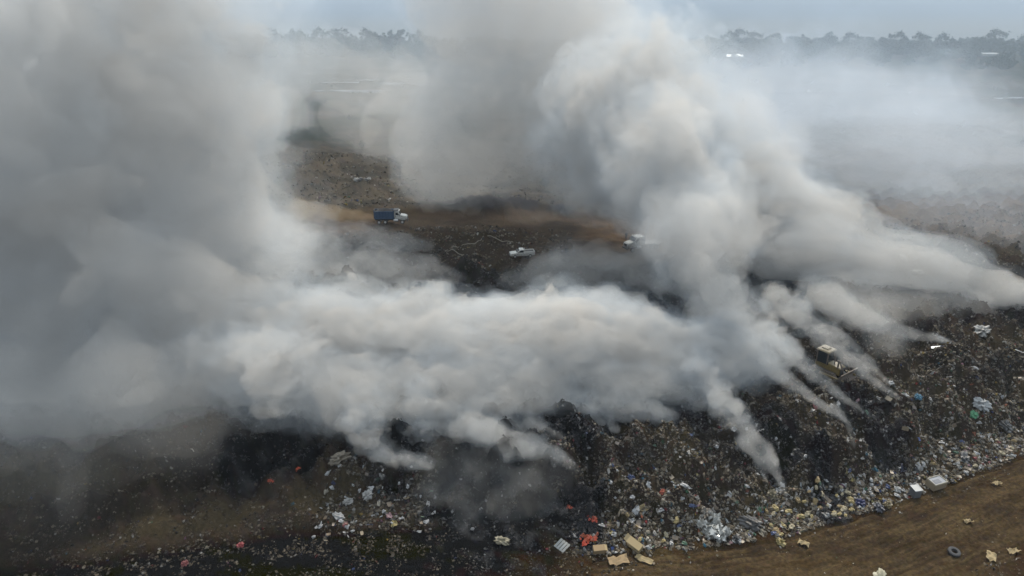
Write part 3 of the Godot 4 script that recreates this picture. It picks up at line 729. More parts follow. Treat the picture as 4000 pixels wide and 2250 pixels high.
	s = Shape.new(); s.tube(Vector3(-0.8, 3.2, 0), Vector3(-1.7, 5.4, 0.2), 0.16, 0.12, 8); s.tube(Vector3(-1.7, 5.4, 0.2), Vector3(-1.3, 9.2, 0.3), 0.14, 0.09, 8); s.tube(Vector3(-1.3, 9.2, 0.3), Vector3(-2.6, 9.3, 0.3), 0.09, 0.07, 8); obj("boom", s.mesh(), pale, t)
	s = Shape.new(); s.tube(Vector3(-2.5, 9.3, 0.3), Vector3(-2.5, 7.2, 0.3), 0.05, 0.05, 6)
	for side in [-1, 1]: s.prism([V(-2.5, 7.3), V(-2.5 + side * 0.75, 6.9), V(-2.5 + side * 0.8, 6.1), V(-2.5 + side * 0.1, 5.6), V(-2.5 + side * 0.05, 6.6)], -0.2, 0.8)
	obj("grab", s.mesh(), dark, t)

	# the bulldozer in the smoke on the heap
	var yellow := paint(Color(0.12, 0.088, 0.03)); var rust := mat(Color(0.060, 0.045, 0.033), 0.8)
	t = thing("bulldozer", "mud stained yellow bulldozer on the heap, wrapped in white smoke", "bulldozer", on_ground(39.4, -75.4, -0.1), -0.95)
	for side in [-1.0, 1.0]:
		s = Shape.new()
		s.prism([V(-1.75, 0.45), V(-1.45, 0.95), V(1.3, 0.85), V(1.65, 0.45), V(1.35, 0.05), V(-1.35, 0.0)], side * 1.0 - 0.28, side * 1.0 + 0.28, 0.05)
		var tr := obj("track", s.mesh(), rust, t)
		for k in 9:
			s = Shape.new(); s.box(Vector3(-1.3 + k * 0.33, 0.96 - 0.03 * k / 3.0, side * 1.0), Vector3(0.07, 0.09, 0.58)); obj("track_shoe", s.mesh(), dark, tr)
		s = Shape.new(); s.chamfer(Vector3(1.2, 0.55, side * 1.42), Vector3(3.2, 0.24, 0.16), Basis.IDENTITY, 1.0, 0.03); obj("push_arm", s.mesh(), yellow, t)
		s = Shape.new(); s.chamfer(Vector3(1.45, 2.5, side * 0.62), Vector3(0.5, 0.26, 0.22), Basis.IDENTITY, 1.0, 0.04); s.tube(Vector3(1.55, 2.5, side * 0.62), Vector3(2.1, 1.55, side * 0.66), 0.10, 0.10, 8); s.tube(Vector3(2.1, 1.55, side * 0.66), Vector3(2.5, 0.95, side * 0.7), 0.05, 0.05, 8); s.box(Vector3(1.42, 1.95, side * 0.62), Vector3(0.16, 1.0, 0.16)); obj("lift_cylinder", s.mesh(), rust, t)
	s = Shape.new(); s.prism([V(-1.5, 0.7), V(-1.5, 1.5), V(0.1, 1.5), V(0.1, 1.75), V(1.62, 1.65), V(1.75, 1.5), V(1.75, 0.6)], -0.62, 0.62, 0.07); obj("engine_cover", s.mesh(), yellow, t)
	s = Shape.new(); s.box(Vector3(1.77, 1.1, 0), Vector3(0.06, 0.85, 1.0)); obj("radiator_grille", s.mesh(), dark, t)
	s = Shape.new(); s.prism([V(-1.35, 1.5), V(-1.3, 3.05), V(-0.1, 3.05), V(0.18, 1.5)], -0.74, 0.74, 0.05); obj("cab", s.mesh(), glass, t)
	for q in [[-1.32, 0.7], [-1.32, -0.7], [0.02, 0.7], [0.02, -0.7]]:
		s = Shape.new(); s.box(Vector3(q[0], 2.28, q[1]), Vector3(0.12, 1.6, 0.12)); obj("cab_pillar", s.mesh(), rust, t)
	s = Shape.new(); s.chamfer(Vector3(-0.65, 3.16, 0), Vector3(1.75, 0.2, 1.8), Basis.IDENTITY, 0.94, 0.05); s.chamfer(Vector3(-0.7, 3.34, 0), Vector3(0.9, 0.16, 0.9), Basis.IDENTITY, 0.9, 0.03); obj("cab_roof", s.mesh(), yellow, t)
	s = Shape.new(); s.tube(Vector3(0.75, 1.6, 0.25), Vector3(0.75, 2.7, 0.25), 0.07, 0.07, 8); s.tube(Vector3(0.75, 2.7, 0.25), Vector3(0.62, 2.85, 0.25), 0.07, 0.07, 8); obj("exhaust", s.mesh(), rust, t)
	var arc := []
	for k in 7: arc.append(V(2.55 - 0.26 * sin(PI * k / 6.0), 0.05 + 1.35 * k / 6.0))
	for k in 7: arc.append(V(2.68 - 0.26 * sin(PI * (6 - k) / 6.0), 0.05 + 1.35 * (6 - k) / 6.0))
	s = Shape.new(); s.prism(arc, -1.85, 1.85); obj("blade", s.mesh(), rust, t)

# ---------------------------------------------------------------- people
func figure(at: Vector3, turn: float, label: String, shirt: Color, trousers: Color, stride: float) -> void:
	var t := thing("person", label, "person", at, turn)
	# joints with radii, joined by a smooth union and meshed on a grid
	var J := {"hip": Vector3(0, 0.93, 0), "chest": Vector3(0, 1.30, 0), "neck": Vector3(0, 1.50, 0), "head": Vector3(0.02, 1.64, 0),
		"sl": Vector3(0, 1.41, -0.18), "sr": Vector3(0, 1.41, 0.18), "el": Vector3(-0.03, 1.14, -0.28), "er": Vector3(-0.03, 1.14, 0.28), "wl": Vector3(0.10, 0.98, -0.20), "wr": Vector3(0.05, 0.90, 0.27), "fl": Vector3(0.14, 0.92, -0.17), "fr": Vector3(0.08, 0.80, 0.27),
		"pl": Vector3(0, 0.90, -0.10), "pr": Vector3(0, 0.90, 0.10), "kl": Vector3(0.05 + stride, 0.49, -0.12), "kr": Vector3(0.03 - stride * 0.5, 0.49, 0.12), "al": Vector3(stride, 0.09, -0.13), "ar": Vector3(-stride, 0.09, 0.13), "tl": Vector3(0.17 + stride, 0.04, -0.15), "tr": Vector3(0.17 - stride, 0.04, 0.15)}
	var bones := [["hip", "chest", 0.14, 0.155], ["chest", "neck", 0.14, 0.06], ["neck", "head", 0.06, 0.10], ["head", "head", 0.112, 0.112], ["sl", "sr", 0.085, 0.085], ["sl", "el", 0.062, 0.048], ["sr", "er", 0.062, 0.048], ["el", "wl", 0.048, 0.034], ["er", "wr", 0.048, 0.034], ["wl", "fl", 0.04, 0.03], ["wr", "fr", 0.04, 0.03],
		["pl", "kl", 0.095, 0.065], ["pr", "kr", 0.095, 0.065], ["kl", "al", 0.065, 0.045], ["kr", "ar", 0.065, 0.045], ["al", "tl", 0.05, 0.04], ["ar", "tr", 0.05, 0.04], ["pl", "pr", 0.11, 0.11]]
	var h := 0.028; var lo := Vector3(-0.5, -0.06, -0.5); var nx := 37; var ny := 68; var nz := 36
	var f := PackedFloat32Array(); f.resize(nx * ny * nz); var ins := PackedByteArray(); ins.resize(nx * ny * nz)
	for z in nz:
		for y in ny:
			for x in nx:
				var p := lo + Vector3(x, y, z) * h
				var sum := 0.0
				for b in bones:
					var a: Vector3 = J[b[0]]; var c: Vector3 = J[b[1]]
					var ac := c - a; var q := clampf((p - a).dot(ac) / maxf(ac.length_squared(), 1e-6), 0, 1)
					sum += exp(-36.0 * ((p - a - ac * q).length() - lerpf(b[2], b[3], q)))
				var v := log(maxf(sum, 1e-9)) / 36.0
				f[(z * ny + y) * nx + x] = v
				if v > 0: ins[(z * ny + y) * nx + x] = 1
	var m := nets(f, ins, nx, ny, nz, lo, h)
	var ar := m.surface_get_arrays(0)
	var pts: PackedVector3Array = ar[Mesh.ARRAY_VERTEX]; var col := PackedColorArray()
	for p in pts:
		var c := shirt
		if p.y > 1.69 or p.y > 1.60 and p.x < -0.02: c = Color(0.012, 0.010, 0.009)
		elif p.y > 1.49: c = Color(0.17, 0.095, 0.06)
		elif p.y < 0.10: c = Color(0.02, 0.018, 0.016)
		elif p.y < 0.94 and absf(p.z) < 0.23: c = trousers
		elif absf(p.z) > 0.16 and p.y < 1.0: c = Color(0.17, 0.095, 0.06)
		col.append(c)
	ar[Mesh.ARRAY_COLOR] = col
	var am := ArrayMesh.new(); am.add_surface_from_arrays(Mesh.PRIMITIVE_TRIANGLES, ar)
	obj("body", am, mats.litter, t)
	var s := Shape.new()
	s.lathe([Vector2(0.19, 1.70), Vector2(0.12, 1.715), Vector2(0.115, 1.78), Vector2(0.01, 1.80)], 12, Vector3(0.02, 0, 0), Vector3.UP, false)
	obj("hat", s.mesh(), mat(Color(0.03, 0.03, 0.035)), t)

func people():
	figure(on_ground(26.4, -151.2), -1.2, "lone person in dark clothes standing on the brown ground above the lorry", Color(0.022, 0.022, 0.035), Color(0.018, 0.02, 0.03), 0.05)
	figure(on_ground(11.6, -139.2), -1.9, "left of two faint people standing in the thin smoke right of the pickup", Color(0.03, 0.03, 0.035), Color(0.02, 0.022, 0.03), 0.03)
	figure(on_ground(13.2, -139.6), -1.4, "right of two faint people standing in the thin smoke right of the pickup", Color(0.06, 0.055, 0.05), Color(0.025, 0.025, 0.028), 0.08)

# ---------------------------------------------------------------- single things among the rubbish
func laid(o: Node3D, x: float, z: float, lift: float, turn: float, lean := 0.0):
	o.position = on_ground(x, z, lift)
	o.basis = Basis(Quaternion(Vector3.UP, up_at(x, z).lerp(Vector3.UP, 0.3).normalized())) * Basis.from_euler(Vector3(lean, turn, 0))

func single_things():
	var dark := mat(Color(0.016, 0.016, 0.017), 0.85)
	var s := Shape.new()
	var t := thing("tyre", "worn black tyre lying flat at the lower right roadside", "tyre")
	s.lathe([Vector2(0.28, -0.14), Vector2(0.42, -0.16), Vector2(0.52, -0.11), Vector2(0.54, 0.0), Vector2(0.52, 0.11), Vector2(0.42, 0.16), Vector2(0.28, 0.14), Vector2(0.31, 0.0)], 32)
	obj("casing", s.mesh(), dark, t)
	for k in 32:
		var w := TAU * k / 32
		s = Shape.new(); s.box(Vector3(cos(w) * 0.54, 0, sin(w) * 0.54), Vector3(0.035, 0.2, 0.05), Basis.from_euler(Vector3(0, -w, 0))); obj("tread_block", s.mesh(), dark, t)
	laid(t, 42.7, -52.0, 0.16, 0.3, 0.12)
	# the two discarded box appliances at the foot of the slope
	var grey := mat(Color(0.17, 0.175, 0.17), 0.6); var tan := mat(Color(0.13, 0.10, 0.062), 0.7); var pit := mat(Color(0.05, 0.053, 0.062), 0.5)
	t = thing("cabinet", "small upright grey metal cabinet with shade painted on its front at the roadside", "cabinet")
	s = Shape.new(); s.chamfer(Vector3(0, 0.5, 0), Vector3(0.82, 1.0, 0.9), Basis.IDENTITY, 1.0, 0.04); obj("housing", s.mesh(), mat(Color(0.06, 0.062, 0.065), 0.5), t)  # sides coloured darker than the top to imitate overhead light
	s = Shape.new(); s.chamfer(Vector3(0, 1.03, 0), Vector3(0.9, 0.07, 0.98), Basis.IDENTITY, 1.0, 0.02); obj("top_panel", s.mesh(), grey, t)
	for side in [-1, 1]:
		s = Shape.new(); s.box(Vector3(side * 0.43, 1.08, 0), Vector3(0.05, 0.05, 0.98)); obj("top_edge", s.mesh(), mat(Color(0.26, 0.26, 0.255)), t)
	laid(t, 43.6, -60.6, -0.05, 0.12, 0.16)
	t = thing("chest_freezer", "toppled tan chest freezer with open grey top beside the grey cabinet", "chest freezer")
	s = Shape.new(); s.chamfer(Vector3(0, 0.42, 0), Vector3(1.85, 0.84, 1.15), Basis.IDENTITY, 1.0, 0.05); obj("housing", s.mesh(), tan, t)
	for q in [[0.0, -0.53, 1.85, 0.08], [0.0, 0.53, 1.85, 0.08]]:
		s = Shape.new(); s.chamfer(Vector3(q[0], 0.9, q[1]), Vector3(q[2], 0.14, q[3]), Basis.IDENTITY, 1.0, 0.02); obj("rim", s.mesh(), mat(Color(0.2, 0.18, 0.14)), t)
	for side in [-1, 1]:
		s = Shape.new(); s.chamfer(Vector3(side * 0.88, 0.9, 0), Vector3(0.08, 0.14, 0.97), Basis.IDENTITY, 1.0, 0.02); obj("rim", s.mesh(), mat(Color(0.2, 0.18, 0.14)), t)
	s = Shape.new(); s.box(Vector3(0, 0.86, 0), Vector3(1.66, 0.04, 0.96)); obj("liner", s.mesh(), mat(Color(0.11, 0.115, 0.125), 0.4), t)
	s = Shape.new(); s.box(Vector3(-0.2, 0.89, 0.1), Vector3(0.9, 0.03, 0.5)); obj("ice_tray", s.mesh(), pit, t)
	laid(t, 46.6, -62.0, -0.02, 0.35, 0.10)
	# cardboard boxes and sheets by the biggest fire
	var kraft := mat(Color(0.125, 0.085, 0.04), 0.85); var kraft2 := mat(Color(0.16, 0.12, 0.058), 0.85); kraft.cull_mode = BaseMaterial3D.CULL_DISABLED; kraft2.cull_mode = BaseMaterial3D.CULL_DISABLED
	t = thing("cardboard_box", "brown cardboard box lying right against the largest flames", "cardboard box")
	s = Shape.new(); s.chamfer(Vector3(0, 0.26, 0), Vector3(1.15, 0.52, 0.7), Basis.IDENTITY, 0.97, 0.02); obj("carton", s.mesh(), kraft, t)
	s = Shape.new(); s.quad(Vector3(0.56, 0.5, -0.33), Vector3(0.56, 0.5, 0.33), Vector3(0.80, 0.38, 0.33), Vector3(0.80, 0.38, -0.33)); obj("flap", s.mesh(), kraft2, t)
	laid(t, 8.4, -52.1, 0.0, 0.08)
	t = thing("cardboard_box", "tall open yellowish cardboard box tipped over near the fire", "cardboard box")
	s = Shape.new()
	s.box(Vector3(0, 0.72, -0.05), Vector3(1.5, 0.05, 0.75)); s.box(Vector3(0.73, 0.36, -0.05), Vector3(0.04, 0.7, 0.75)); s.box(Vector3(0, 0.36, -0.42), Vector3(1.46, 0.7, 0.04)); s.box(Vector3(0, 0.03, -0.05), Vector3(1.46, 0.05, 0.75)); obj("carton", s.mesh(), kraft2, t)
	s = Shape.new(); s.quad(Vector3(-0.75, 0.75, -0.42), Vector3(-0.75, 0.75, 0.32), Vector3(-1.05, 0.95, 0.32), Vector3(-1.05, 0.95, -0.42)); obj("flap", s.mesh(), kraft2, t)
	laid(t, 11.9, -52.6, 0.05, -0.75, 0.15)
	for q in [[10.1, -50.9, 1.9, 1.1, 0.1, "largest flattened cardboard sheet on the road below the fire"], [12.6, -51.1, 1.7, 0.75, -0.5, "long narrow cardboard sheet right of the largest flattened one"], [28.6, -53.1, 1.0, 0.75, -0.6, "flattened cardboard with a slot lying on the road below the yellow sacks"], [13.4, -56.6, 0.85, 0.75, 0.2, "square cardboard piece on the slope above the tipped box"], [53.8, -62.6, 1.1, 0.6, 0.3, "cardboard scrap alone on the right of the road"], [46.8, -56.4, 0.9, 0.5, 0.1, "pale flattened scrap in the middle of the road"], [45.8, -51.3, 1.3, 0.8, 0.9, "tan cardboard sheet at the lower right corner by the tyre"], [48.6, -52.2, 1.2, 0.6, 0.2, "buff board in the litter right of the tyre"]]:
		var o := obj("cardboard_sheet", sheet(6, 4, Vector2(q[2], q[3]), 0.16, int(q[0] * 10)), kraft2 if int(q[0] * 10) % 2 == 0 else kraft)
		laid(o, q[0], q[1], 0.16, q[4]); tag(o, q[5], "cardboard")
	# bulky sacks and bags one can pick out
	var big := [
		[19.7, -56.2, 1.5, 1.0, 1.25, Color(0.115, 0.095, 0.068), "sack", "large grey brown stuffed sack above the clear plastic heap"], [24.1, -55.6, 1.9, 1.0, 1.1, Color(0.075, 0.068, 0.06), "sack", "long dark grey bundle on the toe of the slope"], [22.2, -53.7, 0.75, 0.6, 0.7, Color(0.018, 0.018, 0.019), "bag", "round black bag at the road edge"],
		[-1.0, -53.3, 1.35, 0.7, 0.7, Color(0.42, 0.36, 0.23), "sack", "cream stuffed sack alone on the dirt left of the fire"], [-15.2, -59.0, 1.0, 0.95, 0.8, Color(0.47, 0.46, 0.43), "bag", "dome shaped white bag on the dark slope left of the black burn"], [-17.8, -56.4, 1.1, 0.4, 0.7, Color(0.44, 0.43, 0.40), "bag", "flat crumpled white bag at the foot of the left slope"], [-18.4, -61.2, 2.2, 0.9, 1.0, Color(0.22, 0.18, 0.125), "sack", "heap of tan sacking under the low smoke at left"], [-17.3, -58.6, 0.9, 0.6, 0.7, Color(0.40, 0.39, 0.36), "bag", "pale grey bag between the sacking and the dome shaped bag"],
		[27.7, -59.5, 0.95, 0.9, 0.85, Color(0.25, 0.21, 0.125), "sack", "rounded tan sack high on the litter slope"], [26.5, -53.4, 0.85, 0.6, 0.6, Color(0.40, 0.31, 0.10), "sack", "yellow torn sack out on the road edge"], [39.8, -58.8, 0.75, 0.9, 0.6, Color(0.33, 0.25, 0.12), "sack", "upright tan sack near the grey cabinet"], [38.6, -58.4, 0.9, 0.75, 0.8, Color(0.10, 0.10, 0.12), "bag", "round grey mottled bag beside the upright tan sack"], [36.9, -58.9, 0.95, 0.8, 0.75, Color(0.015, 0.022, 0.11), "bag", "dark blue bag at the foot of the slope"], [42.0, -61.2, 0.7, 0.6, 0.6, Color(0.5, 0.5, 0.48), "bag", "white bag touching the grey cabinet"],
		[52.3, -66.2, 1.4, 0.6, 0.8, Color(0.05, 0.052, 0.055), "bag", "long dark bag at the slope foot behind the freezer"], [60.6, -71.8, 1.3, 0.8, 0.9, Color(0.085, 0.085, 0.08), "bag", "grey sack at the right slope foot"], [56.8, -72.4, 1.0, 0.45, 0.8, Color(0.05, 0.30, 0.12), "bag", "bright green film among pale bags on the right"], [58.2, -73.4, 1.7, 0.8, 1.3, Color(0.42, 0.43, 0.42), "bag", "heap of pale bags on the right slope foot"], [66.3, -87.5, 2.6, 1.5, 1.8, Color(0.34, 0.33, 0.30), "sack", "big pale clump of bags on top of the heap at right"], [70.1, -77.3, 0.5, 1.2, 0.4, Color(0.75, 0.76, 0.76), "bag", "glinting white strip of film near the right edge"],
		[12.4, -58.8, 0.7, 0.5, 0.5, Color(0.02, 0.05, 0.17), "bag", "blue bag on the slope above the fire"], [15.6, -58.0, 0.6, 0.5, 0.5, Color(0.45, 0.07, 0.02), "bag", "orange red bag on the slope right of the fire"], [-26.6, -53.0, 0.55, 0.4, 0.5, Color(0.33, 0.02, 0.025), "bag", "small red bag on the dark ground at left"], [-31.0, -50.6, 0.6, 0.4, 0.6, Color(0.20, 0.02, 0.02), "bag", "dull red scrap lower on the dark ground at left"], [49.6, -72.6, 0.9, 0.5, 0.7, Color(0.02, 0.17, 0.28), "bag", "turquoise bag halfway up the right slope"], [33.9, -48.7, 1.5, 0.55, 0.9, Color(0.42, 0.39, 0.25), "sack", "pale sack cut by the bottom edge on the road"]]
	for q in big:
		var m := mat(q[5] * 0.34, 0.55)
		var o := obj(q[6] if q[6] == "sack" else "rubbish_bag", ball(Vector3.ONE, 0.55, 1.5, int(absf(q[0]) * 10.0), 3), m)
		laid(o, q[0], q[1], q[3] * 0.3, rng.randf() * TAU); o.basis = o.basis * Basis.from_scale(Vector3(q[2], q[3], q[4])); tag(o, q[7], q[6])
	# the heap of clear plastic film
	var clear := mat(Color(0.20, 0.20, 0.185), 0.22); clear.clearcoat_enabled = true; clear.clearcoat = 0.8; clear.clearcoat_roughness = 0.1; clear.cull_mode = BaseMaterial3D.CULL_DISABLED
	t = thing("plastic_film_heap", "shiny crumpled heap of clear plastic film at the road edge", "plastic film")
	t.position = on_ground(20.3, -54.3, 0.2)
	for k in 16:
		var o := obj("film", sheet(12, 9, Vector2(1.3, 1.0), 0.34, 70 + k), clear, t)
		var a := k * 2.4; var rr := 0.25 * sqrt(k)
		o.position = Vector3(cos(a) * rr * 1.2 - (0.9 if k > 11 else 0.0), 0.28 + 0.10 * noise.get_noise_2d(k * 3.0, 1.0) + (0.6 if k > 11 else 0.0), sin(a) * rr * 0.8 - (1.3 if k > 11 else 0.0)); o.rotation = Vector3(noise.get_noise_2d(k * 2.0, 5.0), a, 0.5 * noise.get_noise_2d(k * 2.0, 9.0))
	# slatted panel on the dirt left of the fire
	t = thing("slatted_panel", "pale slatted panel of four boards dumped left of the fire", "panel")
	for k in 4:
		s = Shape.new(); s.chamfer(Vector3(0, 0.06, -0.45 + k * 0.3), Vector3(1.3, 0.06, 0.24), Basis.IDENTITY, 1.0, 0.015); obj("board", s.mesh(), mat(Color(0.16, 0.16, 0.148) * (0.85 + 0.1 * (k % 3)), 0.7), t)
	for x in [-0.5, 0.5]:
		s = Shape.new(); s.box(Vector3(x, 0.0, 0), Vector3(0.08, 0.05, 1.2)); obj("batten", s.mesh(), mat(Color(0.2, 0.18, 0.15)), t)
	laid(t, 4.9, -53.0, 0.12, 0.9, 0.2)
	for q in [[68.6, -82.5, 2.4, 0.9, 0.5, "long white panel lying on the right end of the heap"], [57.6, -83.0, 1.5, 0.7, -0.4, "bent white board on the right part of the heap"]]:
		s = Shape.new(); s.chamfer(Vector3(0, 0.05, 0), Vector3(q[2], 0.07, 0.5), Basis.IDENTITY, 1.0, 0.02); s.box(Vector3(q[2] * 0.3, 0.25, 0.3), Vector3(q[2] * 0.4, 0.5, 0.05), Basis.from_euler(Vector3(0.5, 0, 0)))
		var o := obj("panel", s.mesh(), mat(Color(0.55, 0.55, 0.53))); laid(o, q[0], q[1], 0.3, q[4], 0.2); tag(o, q[5], "panel")
	# rubble behind the heap
	for q in [[69.0, -113.6, 2.0, 0.9, 0.3, "pale concrete lump on the dark mound in the smoke at right"], [70.4, -111.4, 2.3, 0.8, -0.5, "long pale concrete lump below the first on the dark mound"]]:
		var o := obj("concrete_lump", ball(Vector3(1, 0.4, 0.55), 0.4, 1.2, int(q[0]), 2), mat(Color(0.25, 0.25, 0.23), 0.9)); laid(o, q[0], q[1], 0.3, q[4]); o.basis = o.basis * Basis.from_scale(Vector3.ONE * q[2]); tag(o, q[5], "concrete")
	var rocks := [[-46.8, -203.5, 1.7], [-45.4, -202.6, 1.6], [-44.0, -203.4, 1.8], [-42.9, -202.4, 1.3]]
	for k in rocks.size():
		var o := obj("concrete_lump", ball(Vector3(1, 0.7, 0.7), 0.5, 1.4, 20 + k, 2), mat(Color(0.22, 0.21, 0.19) if k % 3 == 0 else Color(0.09, 0.085, 0.08), 0.9)); laid(o, rocks[k][0], rocks[k][1], 0.5, k * 1.3); o.basis = o.basis * Basis.from_scale(Vector3.ONE * rocks[k][2])
		tag(o, ["tallest pale rubble lump in the pile left behind the dump truck", "dark rubble lump second from left in the far pile", "dark rubble lump third from left in the far pile", "small pale rubble lump at the right end of the far pile"][k], "rubble")
	# the pale hose winding over the soil mounds
	t = thing("hose", "pale thin hose winding across the dark soil left of the pickup", "hose")
	var way := [[-10.4, -140.0], [-13.9, -141.2], [-14.6, -141.6], [-13.9, -144.2], [-12.3, -145.0], [-8.3, -144.8], [-5.7, -147.0], [-1.6, -145.4], [0.2, -143.8], [1.6, -144.2], [2.7, -146.6]]
	s = Shape.new()
	var last := Vector3.ZERO
	for k in way.size() - 1:
		for j in 8:
			var f := j / 8.0
			var p0: Array = way[maxi(k - 1, 0)]; var p1: Array = way[k]; var p2: Array = way[k + 1]; var p3: Array = way[mini(k + 2, way.size() - 1)]
			var x := cubic_interpolate(p1[0], p2[0], p0[0], p3[0], f); var z := cubic_interpolate(p1[1], p2[1], p0[1], p3[1], f)
			var p := on_ground(x, z, 0.3)
			if k + j > 0: s.tube(last, p, 0.08, 0.08, 6)
			last = p
	obj("pipe", s.mesh(), mat(Color(0.13, 0.115, 0.09), 0.8), t)
	# a long pale stick on the left slope
	s = Shape.new(); s.tube(Vector3(-1.1, 0.1, -0.5), Vector3(0.1, 0.22, 0.0), 0.05, 0.06, 7); s.tube(Vector3(0.1, 0.22, 0), Vector3(1.2, 0.12, 0.5), 0.06, 0.04, 7)
	var st := obj("branch", s.mesh(), mat(Color(0.24, 0.22, 0.19))); laid(st, -35.3, -63.4, 0.1, -0.6); tag(st, "crooked pale branch on the dark slope at left", "branch")

# ---------------------------------------------------------------- the largest pieces of rubbish, one by one
const LANDMARKS := [
	[19.7, -56.2, "the grey brown stuffed sack"], [24.1, -55.6, "the long dark bundle"], [22.2, -53.7, "the round black bag"], [20.3, -54.3, "the clear plastic heap"], [43.6, -60.6, "the grey cabinet"], [46.6, -62.0, "the tan chest freezer"], [36.9, -58.9, "the dark blue bag"], [38.6, -58.4, "the mottled grey bag"],
	[56.8, -72.4, "the bright green film"], [58.2, -73.4, "the pale bag heap"], [49.6, -72.6, "the turquoise bag"], [27.7, -59.5, "the rounded tan sack"], [26.5, -53.4, "the torn yellow sack"], [-15.2, -59.0, "the dome shaped white bag"], [-17.8, -56.4, "the flat white bag"], [-18.4, -61.2, "the tan sacking"], [-17.3, -58.6, "the pale grey bag"],
	[7.6, -53.3, "the largest fire"], [11.9, -52.6, "the tipped cardboard box"], [13.4, -56.6, "the square cardboard piece"], [12.4, -58.8, "the blue bag above the fire"], [15.6, -58.0, "the orange red bag"], [-1.0, -53.3, "the lone cream sack"], [52.3, -66.2, "the long dark bag"], [60.6, -71.8, "the right grey sack"], [39.8, -58.8, "the upright tan sack"], [28.6, -53.1, "the slotted cardboard"], [39.4, -75.4, "the bulldozer"], [32.5, -61.0, "the burnt gully"], [70.1, -77.3, "the glinting film strip"]]

func beside(x: float, z: float) -> String:
	var best := 1e9; var at: Array
	for q in LANDMARKS:
		var d: float = Vector2(x - q[0], z - q[1]).length()
		if d < best: best = d; at = q
	var dx: float = x - at[0]; var dz: float = z - at[1]
	var way := ("right of " if dx > 0 else "left of ") if absf(dx) > absf(dz) else ("above " if dz < 0 else "below ")
	return ("touching " if best < 0.9 else "just " + way if best < 2.2 else "a few steps " + way if best < 5.0 else "well " + way) + at[2]

func named_litter():
	# yellow filled sacks along the foot of the slope
	var sacks := []
	for k in 3: sacks.append(ball(Vector3(1.0, 0.62, 0.6), 0.4, 1.2, 40 + k, 2))
	var tans := [["yellow", Color(0.46, 0.35, 0.13)], ["cream", Color(0.45, 0.38, 0.23)], ["ochre", Color(0.34, 0.235, 0.085)]]
	var sack_mats := []
	for q in tans: sack_mats.append(mat(q[1] * 0.34, 0.6))
	for k in 58:
		var x := rng.randf_range(26.0, 37.0) if k < 36 else rng.randf_range(11.0, 62.0)
		var d := rng.randf_range(-0.6, 2.6)
		var z := toe_z(x) - d / 0.92
		var c := rng.randi() % 3
		var o := obj("filled_sack", sacks[k % 3], sack_mats[c])
		laid(o, x, z, 0.18, rng.randf() * TAU, rng.randfn() * 0.3); o.basis = o.basis * Basis.from_scale(Vector3.ONE * rng.randf_range(0.42, 0.8))
		tag(o, "%s %s filled sack %s" % ["small" if o.basis.get_scale().x < 0.6 else "large", tans[c][0], beside(x, z)], "sack", "filled sacks along the foot of the slope")
	var specs := [
		["plastic_bag", "crumpled plastic bag", "plastic bag", 240, ["crumpled_bag_litter", "torn_bag_litter"], [["white", Color(0.56, 0.56, 0.55)], ["grey", Color(0.24, 0.24, 0.23)], ["black", Color(0.016, 0.016, 0.017)], ["cream", Color(0.40, 0.36, 0.27)], ["blue", Color(0.03, 0.07, 0.22)], ["red", Color(0.28, 0.03, 0.03)], ["green", Color(0.04, 0.15, 0.07)], ["pink", Color(0.38, 0.20, 0.22)]], 0.26, 0.66],
		["cardboard_piece", "bent cardboard piece", "cardboard", 90, ["cardboard_litter"], [["brown", Color(0.20, 0.135, 0.07)], ["buff", Color(0.34, 0.26, 0.15)], ["dark brown", Color(0.075, 0.05, 0.03)]], 0.35, 0.75],
		["plastic_sheet", "wrinkled plastic sheet", "plastic sheet", 90, ["plastic_sheet_litter", "paper_sheet_litter"], [["white", Color(0.52, 0.52, 0.51)], ["pale grey", Color(0.32, 0.33, 0.33)], ["dark", Color(0.03, 0.03, 0.032)], ["yellow", Color(0.42, 0.33, 0.10)]], 0.35, 0.75],
		["rag", "twisted rag", "rag", 60, ["rag_litter"], [["white", Color(0.42, 0.41, 0.39)], ["maroon", Color(0.12, 0.02, 0.025)], ["navy", Color(0.02, 0.03, 0.09)], ["brown", Color(0.11, 0.08, 0.055)]], 0.5, 1.0],
		["bottle", "plastic bottle", "bottle", 36, ["bottle_litter"], [["clear", Color(0.45, 0.48, 0.48)], ["white", Color(0.62, 0.62, 0.6)], ["green", Color(0.04, 0.16, 0.07)]], 0.4, 0.6]]
	for q in specs:
		var ms := []
		for c in q[5]:
			var m := mat(c[1] * 0.26, 0.5); m.cull_mode = BaseMaterial3D.CULL_DISABLED; ms.append(m)
		for k in q[3]:
			var left := rng.randf() < 0.16
			var x := rng.randf_range(-20.0, -8.0) if left else rng.randf_range(9.0, 68.0)
			var d := rng.randf_range(-0.5, 6.5) if left else minf(rng.randf_range(-0.8, 3.4), 9.9) if rng.randf() < 0.62 else rng.randf_range(3.0, 10.5)
			var z := toe_z(x) - d / 0.92
			var weights := rng.randf()
			var c: int = rng.randi() % q[5].size() if weights > 0.55 else 0
			var name_of: String = q[4][rng.randi() % q[4].size()]
			var o := obj(q[0], pieces[name_of], ms[c])
			laid(o, x, z, 0.14, rng.randf() * TAU, rng.randfn() * 0.35)
			o.basis = o.basis * Basis.from_scale(Vector3(rng.randf_range(0.8, 1.2), rng.randf_range(0.8, 1.2), rng.randf_range(0.8, 1.2)) * lerpf(q[6], q[7], pow(rng.randf(), 1.8)))
			tag(o, "%s %s %s %s" % ["small" if o.basis.get_scale().length() < lerpf(q[6], q[7], 0.25) * 1.73 else "large", q[5][c][0], q[1], beside(x, z)], q[2], "%s pieces strewn over the heap" % q[2])

